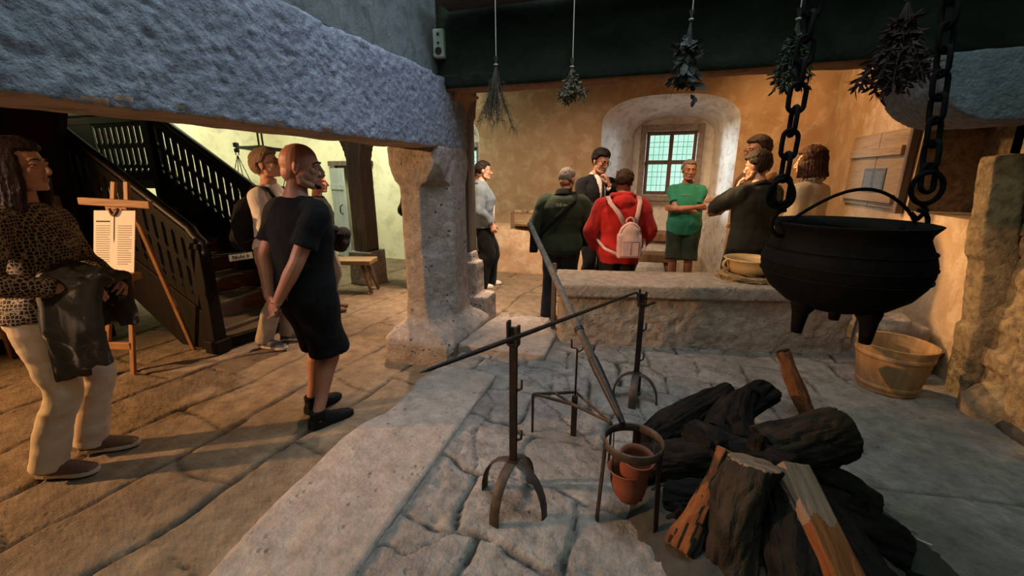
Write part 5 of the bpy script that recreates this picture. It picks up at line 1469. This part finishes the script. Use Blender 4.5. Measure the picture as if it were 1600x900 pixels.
# -- 6. woman in a denim jacket
p = Person('person', 'person with tied-back hair and glasses in a grey denim jacket and wide black trousers', (-2.27, 5.56, 0), cam_dir(.98, .10), 1.73, 1.02, (-.01, .0), .0075, 2, 0, (0, 2, 0), .98,
           {1: HL((.19, .12, .93), (.6, -1, 0), (.0, .25, -1), (-1, .1, 0), 40)}, ((-.09, .06, 4), (.10, -.07, 4)), True)
p.body(); p.brows('black'); p.hair('black', 'bun', .012, 9); p.glasses()
p.top('denim_jacket', M['denim'], .87, .95, .034, .012, 1.47, .006, 61, .009); p.collar(M['denim'], h=.035, ext=.022)
p.pants('trousers', M['blackpants'], .04, .02, .03, 1.0, 62, .01, .055); p.shoe(M['shoewhite'], M['shoewhite'])
m = MB(); m.box((0, .155, 1.06), (.12, .02, .34)); p.place('shirt_front', m.mesh('shirt_front'), [M['white_cotton']])
# -- 7. person behind her with a red sleeve and a tote bag
p = Person('person', 'person in a bright red jacket hidden between the oak post and the denim-jacket person', (-2.66, 6.12, 0), cam_dir(.8, .5), 1.62, 1.0, (0, 0), .009, 0, 0, (0, 0, 0), .96, female=True)
p.body(False); p.hair('brown', 'short', .02, 10); p.top('red_jacket', M['redhood'], .80, .96, .03, .01, 1.48, .006, 71, .01); p.pants('trousers', M['blackpants'], .05, .02, .01); p.shoe(M['shoeblack'])
r = p.free('tote_bag', None, None, 'cream cloth tote bag beside the red-jacketed person', 'bag')
m = MB(); m.box((.33, .02, .66), (.07, .30, .34), None, 0, .8); me = vox(m, .012, 4, name='bag_body'); push(me, .012, 7, 3, 4); p.addto(r, 'bag_body', me, [M['cream_twill']])
for q in (-.02, .02):
    m = MB(); m.tube([(.33 + q, -.08, .82), (.31 + q, -.04, .98), (.29 + q, .05, 1.02), (.31 + q, .11, .96), (.33 + q, .12, .82)], [(.004, .012)] * 5, 8, (1, 0, 0)); p.addto(r, 'bag_strap', m.mesh('bag_strap'), [M['cream_twill']])

# -- 8. older man in a green jacket, seen from behind
p = Person('person', 'grey-haired person in a dark green jacket with cross-body strap, seen from behind', (-.92, 4.42, 0), cam_dir(.12, 1), 1.63, 1.16, (.03, .0), .0075, 1, .02, (-28, 14, 0), 1.12,
           {0: HL((-.245, .10, .90), (-1, -.7, 0), (.3, .8, -.5), (1, 0, -.2), 40), 1: HL((.245, .10, .90), (1, -.7, 0), (-.3, .8, -.5), (-1, 0, -.2), 40)}, ((-.13, 0, 8), (.12, .02, 10)))
p.body(); p.hair('grey', 'crop', .007, 11)
p.top('jacket', M['greenjacket'], .82, .97, .040, .0, 1.48, .008, 81, .010, fs=5); p.collar(M['blacktee'], h=.05, ext=.020)
p.pants('trousers', M['darknavy'], .04, .026, .01, .98, 82)
p.shoe(M['shoeblack'])
r = p.free('shoulder_bag', None, None, 'black shoulder bag worn cross-body by the green-jacketed person', 'bag')
m = MB()
def surf(x, z, back=True):
    rx, ry, cy = p.torso(z); rx += .062; ry += .058; q = max(0, 1 - abs(x / rx) ** 2.4) ** (1 / 2.4); return V((x, cy + (-1 if back else 1) * ry * q, z))
m.tube([V((.115, -.02, 1.505)), V((.12, -.085, 1.475))] + [surf(lerp(.12, -.22, t_), lerp(1.43, 1.07, t_)) for t_ in [i / 8 for i in range(9)]] + [V((-.27, -.06, 1.0)), V((-.28, .02, .97))], [(.005, .022)] * 13, 8, (0, -1, .3)); p.addto(r, 'bag_strap', m.mesh('bag_strap'), [M['blackbag']])
m = MB(); m.box((-.315, .05, .93), (.09, .24, .22)); me = vox(m, .012, 3, name='bag_body'); push(me, .006, 9, 3); p.addto(r, 'bag_body', me, [M['blackbag']])
M['backprint'] = m_plain('pale_print', (.22, .25, .20), .8)
m = MB()
for q, (x, z, w, h) in enumerate(((-.065, 1.372, .03, .024), (-.03, 1.378, .018, .012), (-.03, 1.362, .018, .010), (.012, 1.375, .045, .007), (.015, 1.362, .05, .005))):
    c = surf(x, z); c.y -= .003; m.tube([c + V((w / 2 * cos(a), 0, h / 2 * sin(a))) for a in [2 * pi * i / 12 for i in range(12)]], .0028, 5, closed=True) if q < 3 else m.box(c, (w, .006, h))
p.place('back_print', m.mesh('back_print'), [M['backprint']])

# -- 9. man in the black suit, hand on chin
p = Person('person', 'person in a black suit and glasses holding a hand to the chin', (-.70, 5.40, 0), cam_dir(.35, -1), 1.85, 1.0, (0, .02), .0075, 0, 0, (8, 16, 0), 1.04,
           {1: HL((.02, .22, 1.12), (1, -.4, -.6), (-.8, .3, .2), (-.1, -.2, -1), 35, -1), 0: HL((-.045, .195, 1.375), (-.9, .2, -1), (.25, -.22, 1), (.6, -.9, 0), 45)})
p.body(); p.brows('black'); p.hair('black', 'short', .018, 12); p.glasses()
def suitmat(c, n): return 1 if (abs(c.x) < .045 * (c.z - .95) / .4 and c.y > .06 and 1.0 < c.z < 1.52) else 0
p.top('suit_jacket', None, .80, .97, .022, .012, 1.49, .004, 91, .006, mats=[M['suit'], M['white_cotton']], matfn=suitmat)
p.collar(M['white_cotton'], h=.03, ext=.006)
m = MB(); m.tube([(0, .098, 1.475), (0, .145, 1.40), (0, .158, 1.25), (0, .150, 1.1)], [(.012, .008), (.016, .006), (.022, .006), (.026, .005)], 8, (1, 0, 0)); p.place('necktie', m.mesh('necktie'), [M['darknavy']])
p.pants('trousers', M['suit'], .04, .016, .006, .98, 92); p.shoe(M['shoeblack'])
r = p.free('paper_folder', None, None, 'white sheets of paper held under the arm of the suited person', 'paper')
m = MB(); m.box((-.06, .24, .99), (.24, .008, .20), rotm(R(-12), R(8), 0)); p.addto(r, 'sheets', m.mesh('sheets'), [M['paper']])

# -- 10. red hoodie with the pink backpack
p = Person('person', 'person in a red hooded sweatshirt seen from behind, wearing a pink backpack', (-.30, 4.36, 0), cam_dir(.05, 1), 1.60, 1.18, (0, .02), .0075, 0, .02, (-20, 18, 0), 1.12,
           {0: HL((-.235, .14, .92), (-1, -.7, 0), (.5, .8, -.3), (1, 0, -.2), 40), 1: HL((.235, .14, .92), (1, -.7, 0), (-.5, .8, -.3), (-1, 0, -.2), 40)})
p.body(); p.hair('brown', 'curl', .018, 13)
def bh(mb):
    mb.ell((0, -.115, 1.44), (.125, .075, .075), rotm(.3, 0, 0), 18, 12); mb.ell((0, -.09, 1.505), (.095, .05, .045), rotm(-.3, 0, 0), 16, 10)
    mb.tube([(.11 * cos(a), -.025 + .085 * sin(a), 1.495 - .02 * sin(a)) for a in [2 * pi * i / 24 for i in range(24)]], .032, 10, (0, 0, 1), closed=True)
p.top('hoodie', M['redhood'], .78, .98, .046, .0, 1.49, .010, 101, .011, fs=5)
p.garment('hood', bh, M['redhood'], seed=14, fold=.010, fs=11)
p.pants('trousers', M['darknavy'], .04, .02, .01, .96, 102); p.shoe(M['shoeblack'])
r = p.free('backpack', None, None, 'small pale pink backpack on the red hoodie', 'backpack')
m = MB(); m.ell((.05, -.27, 1.06), (.125, .075, .19), None, 24, 16); m.box((.05, -.26, 1.00), (.235, .12, .24)); me = vox(m, .009, 6, name='bag_body'); P = co(me); N = nor(me); setco(me, P + N * (.006 * (1 - 2 * np.abs(fbm(P, 9, 2, 4))))[:, None]); p.addto(r, 'bag_body', me, [M['pinkbag']])
m = MB(); m.box((.05, -.335, .975), (.17, .035, .15)); me = vox(m, .008, 4, name='front_pocket'); p.addto(r, 'front_pocket', me, [M['pinkbag']])
m = MB(); m.tube([(.05 + .115 * cos(a), -.305, 1.07 + .16 * sin(a)) for a in [R(10 + 16 * i) for i in range(11)]], .0045, 6); m.tube([(-.04, -.350, 1.052), (.14, -.350, 1.052)], .004, 6); m.tube([(.05, -.354, 1.05), (.05, -.356, .92)], .004, 6); p.addto(r, 'zip', m.mesh('zip'), [M['pinkseam']])
m = MB(); m.tube([(.05 + .042 * cos(a), -.245, 1.235 + .055 * sin(a)) for a in [pi * i / 10 for i in range(11)]], .009, 8); p.addto(r, 'grab_handle', m.mesh('grab_handle'), [M['pinkbag']])
for sg in (-1, 1):
    m = MB(); x = .05 + sg * .055
    m.tube([(x, -.235, 1.215), (.03 + sg * .10, -.222, 1.33), (sg * .155, -.165, 1.44), (sg * .165, -.07, 1.497), (sg * .165, .05, 1.48), (sg * .165, .16, 1.36), (sg * .21, .13, 1.17), (sg * .265, .0, 1.05), (.02 + sg * .21, -.185, .96), (.05 + sg * .10, -.25, .90)], [(.006, .024)] * 6 + [(.005, .017)] * 4, 8, (0, -1, .4)); p.addto(r, 'shoulder_strap', m.mesh('strap'), [M['pinkbag']])

# -- 11. man in the green t-shirt, arms crossed
p = Person('person', 'grey-haired person in a green t-shirt and dark shorts, arms crossed before the window', (.40, 5.95, 0), cam_dir(-.42, -1), 1.73, 1.04, (.02, -.02), .007, 1, .055, (14, 2, 0), .94,
           {0: HL((.115, .255, 1.17), (-1, -.3, -.7), (.9, -.3, .1), (-.1, -1, .2), 30), 1: HL((-.115, .295, 1.20), (1, -.3, -.7), (-.95, -.25, .05), (.1, -1, .1), 30, -1)}, ((-.10, 0, 12), (.10, .02, 12)))
p.body(); p.brows('grey'); p.hair('grey', 'crop', .010, 15, .066)
p.top('tshirt', M['greentee'], .83, .42, .024, .010, 1.475, 0, 111, .006)
p.pants('shorts', M['oliveshort'], .50, .028, .012, .98, 112); p.shoe(M['shoegrey'], M['sole'])
m = MB()
for k, (x, z) in enumerate(((-.04, 1.335), (-.012, 1.34), (.015, 1.337), (.04, 1.342))): m.tube([(x - .01, .152, z - .012), (x - .004, .153, z + .012), (x + .006, .153, z - .008), (x + .012, .152, z + .010)], .0035, 5)
M['chestprint'] = m_plain('chest_print', (.30, .42, .22), .8); p.place('chest_print', m.mesh('chest_print'), [M['chestprint']])

# -- 12. dark-haired person with a hand at the face
p = Person('person', 'dark-haired person in a charcoal top seen from behind with hand raised to face', (.93, 4.74, 0), cam_dir(-.35, 1), 1.76, 1.12, (0, -.02), .0075, 2, .01, (18, 10, 0), 1.16,
           {0: HL((-.085, .17, 1.415), (-1, .3, -.9), (.25, -.15, 1), (.8, -.6, 0), 40), 1: HL((.12, .25, 1.08), (1, -.5, -.3), (-.9, .2, 0), (0, -.3, -1), 30, -1)})
p.body(); p.hair('dkbrown', 'short', .026, 16)
p.top('sweater', M['charcoal'], .82, .97, .030, .004, 1.49, .006, 121, .008)
p.collar(M['blacktee'], h=.02, ext=.012)
p.pants('trousers', M['blackpants'], .05, .02, .006); p.shoe(M['shoeblack'])
# -- 13. taller man with glasses pointing
p = Person('person', 'tall person with glasses in brown stretching an arm towards the window', (1.0, 5.16, 0), cam_dir(-1, -.05), 1.93, 1.0, (0, 0), .008, 1, 0, (0, 4, 0), 1,
           {0: HL((-.10, .36, 1.19), (-1, -.3, -.8), (.1, 1, .08), (.3, -.3, -1), 14), 1: HL((.22, .20, 1.05), (1, -.6, -.2), (0, 1, 0), (-1, 0, 0), 30)})
p.body(); p.brows('brown'); p.hair('dkbrown', 'short', .018, 17); p.glasses()
p.top('pullover', M['brownknit'], .82, .80, .022, .004, 1.48, .004, 131, .008); p.pants('trousers', M['darknavy'], .05, .02, .006); p.shoe(M['shoeblack'])
# -- 14. woman with the dark bob in a beige jacket
p = Person('person', 'person with a dark bob haircut in a beige jacket, rightmost of the group', (1.36, 4.72, 0), cam_dir(-.50, .85), 1.79, 1.02, (0, 0), .0075, 2, 0, (12, 4, 0), 1.04, None, female=True)
p.body(); p.hair('auburn', 'bob', .022, 18)
p.top('jacket', M['beige'], .78, .97, .030, .010, 1.47, .006, 141, .008); p.collar(M['beige'], h=.03, ext=.020)
p.pants('trousers', M['blackpants'], .05, .02, .006); p.shoe(M['shoeblack'])
t = NT('patterned_scarf'); v = t.coord(); a = t.noise(v, 60, 2)
M['scarf'] = t.done(t.ramp(a, [(.45, (.10, .06, .03)), (.6, (.5, .4, .28))]), .85)
def bs(mb): mb.tube([(.092 * cos(a), -.008 + .085 * sin(a), 1.485 - .025 * sin(a)) for a in [2 * pi * i / 24 for i in range(24)]], .024, 10, (0, 0, 1), closed=True)
p.garment('scarf', bs, M['scarf'], seed=4, fold=.006, fs=14)
# ================================================================== light, world, camera
def area(name, loc, target, size, power, color, spread=None, size_y=None):
    l = bpy.data.lights.new(name, 'AREA'); l.energy = power; l.color = color; l.size = size
    if size_y: l.shape = 'RECTANGLE'; l.size_y = size_y
    if spread: l.spread = R(spread)
    o = bpy.data.objects.new(name, l); COL.objects.link(o); o.location = loc
    o.rotation_euler = (V(target) - V(loc)).to_track_quat('-Z', 'Y').to_euler(); return o
def spot(name, loc, target, power, color, angle=60, blend=.5, rad=.04):
    l = bpy.data.lights.new(name, 'SPOT'); l.energy = power; l.color = color; l.spot_size = R(angle); l.spot_blend = blend; l.shadow_soft_size = rad
    o = bpy.data.objects.new(name, l); COL.objects.link(o); o.location = loc
    o.rotation_euler = (V(target) - V(loc)).to_track_quat('-Z', 'Y').to_euler(); return o
# daylight down the chimney
area('chimney_daylight', (-.6, 1.9, 4.4), (-.8, 2.1, 0), 1.0, 20, (.84, .89, 1.0), 100)
area('chimney_daylight_side', (.7, 2.5, 3.9), (-1.7, 2.5, 2.0), .5, 10, (.50, .64, 1.0), 110)
# warm lamp at the left, low behind the nearest visitor
spot('warm_lamp', (-6.6, -.9, 2.4), (-1.2, 1.2, -.2), 1500, (1.0, .54, .22), 86, .7, .05)
spot('visitor_fill', (-3.0, -1.6, 2.7), (-3.2, 2.8, 1.0), 170, (1.0, .68, .50), 42, .8, .06)  # added fill with no fixture, brightens the person in the white top
spot('hearth_fill', (-3.6, .2, 1.74), (-.1, 2.5, .25), 200, (1.0, .68, .54), 50, .9, .05)  # second warm light, an added unseen fill for hearth and slab wall
# lamps over the group
spot('ceiling_lamp_right', (.6, 5.2, 3.1), (2.0, 6.2, 1.3), 170, (1.0, .58, .24), 120, .8, .08)
spot('ceiling_lamp_middle', (-1.3, 4.6, 3.15), (-1.2, 5.8, .6), 150, (1.0, .72, .48), 115, .8, .08)
spot('hall_lamp_floor', (-3.0, 4.9, 3.15), (-2.9, 3.7, 0), 620, (1.0, .66, .42), 66, .8, .05)
spot('ceiling_lamp_floor', (-1.5, 4.5, 3.1), (-1.7, 5.3, 0), 620, (1.0, .72, .50), 75, .7, .06)
spot('jamb_fill', (-.6, 5.3, 2.7), (2.12, 3.9, 1.0), 560, (1.0, .62, .26), 36, .6, .05)  # added light without a source of its own, brightens the jamb stones
spot('group_fill', (-.4, 3.78, 3.1), (.1, 4.8, 1.0), 120, (1.0, .74, .50), 105, .8, .06)  # unseen fill added to lift the visitors' backs and the slab top
# bright window light in the stair hall
area('hall_daylight', (-4.6, 5.4, 3.1), (-5.2, 6.9, .8), 1.5, 125, (.95, 1.0, .70), None, 1.0)
area('hall_daylight_left', (-6.0, 4.6, 3.1), (-7.5, 4.9, 1.2), 1.2, 75, (1.0, 1.0, .70), None, 1.0)
# daylight through the niche windows
area('niche_daylight', (-1.3, 9.0, 2.3), (.6, 7.3, 1.0), 1.2, 900, (.86, .90, 1.0))
area('niche_daylight_right', (1.7, 9.0, 2.2), (-.4, 7.3, 1.2), 1.2, 620, (.86, .90, 1.0))
area('niche_daylight_far', (-4.6, 8.8, 2.6), (-3.3, 7.0, 1.2), 1.0, 120, (.86, .92, 1.0))

w = bpy.data.worlds.new('daylight'); SC.world = w; w.use_nodes = True
nt = w.node_tree; bg = nt.nodes['Background']
tc = nt.nodes.new('ShaderNodeTexCoord'); nz = nt.nodes.new('ShaderNodeTexNoise'); nz.inputs['Scale'].default_value = 14; nz.inputs['Detail'].default_value = 4
rp = nt.nodes.new('ShaderNodeValToRGB'); rp.color_ramp.elements[0].color = (.50, .86, .70, 1); rp.color_ramp.elements[1].color = (.70, .96, .86, 1); rp.color_ramp.elements[0].position = .38; rp.color_ramp.elements[1].position = .6
nt.links.new(tc.outputs['Generated'], nz.inputs['Vector']); nt.links.new(nz.outputs['Fac'], rp.inputs['Fac']); nt.links.new(rp.outputs['Color'], bg.inputs['Color'])
bg.inputs['Strength'].default_value = 1.25

cam = bpy.data.cameras.new('camera'); co_ = bpy.data.objects.new('camera', cam); COL.objects.link(co_)
cam.sensor_width = 36; cam.lens = 36 * 660 / 1600; cam.clip_start = .02
co_.location = (0, 0, 1.57); co_.rotation_euler = (R(90 - 15), 0, YAW)
SC.camera = co_
vs = SC.view_settings; vs.view_transform = 'Standard'; vs.look = 'None'; vs.exposure = 0.0; vs.gamma = 1; vs.use_curve_mapping = False
SC.cycles.use_denoising = True; SC.cycles.max_bounces = 6; SC.cycles.diffuse_bounces = 4; SC.cycles.sample_clamp_indirect = 6
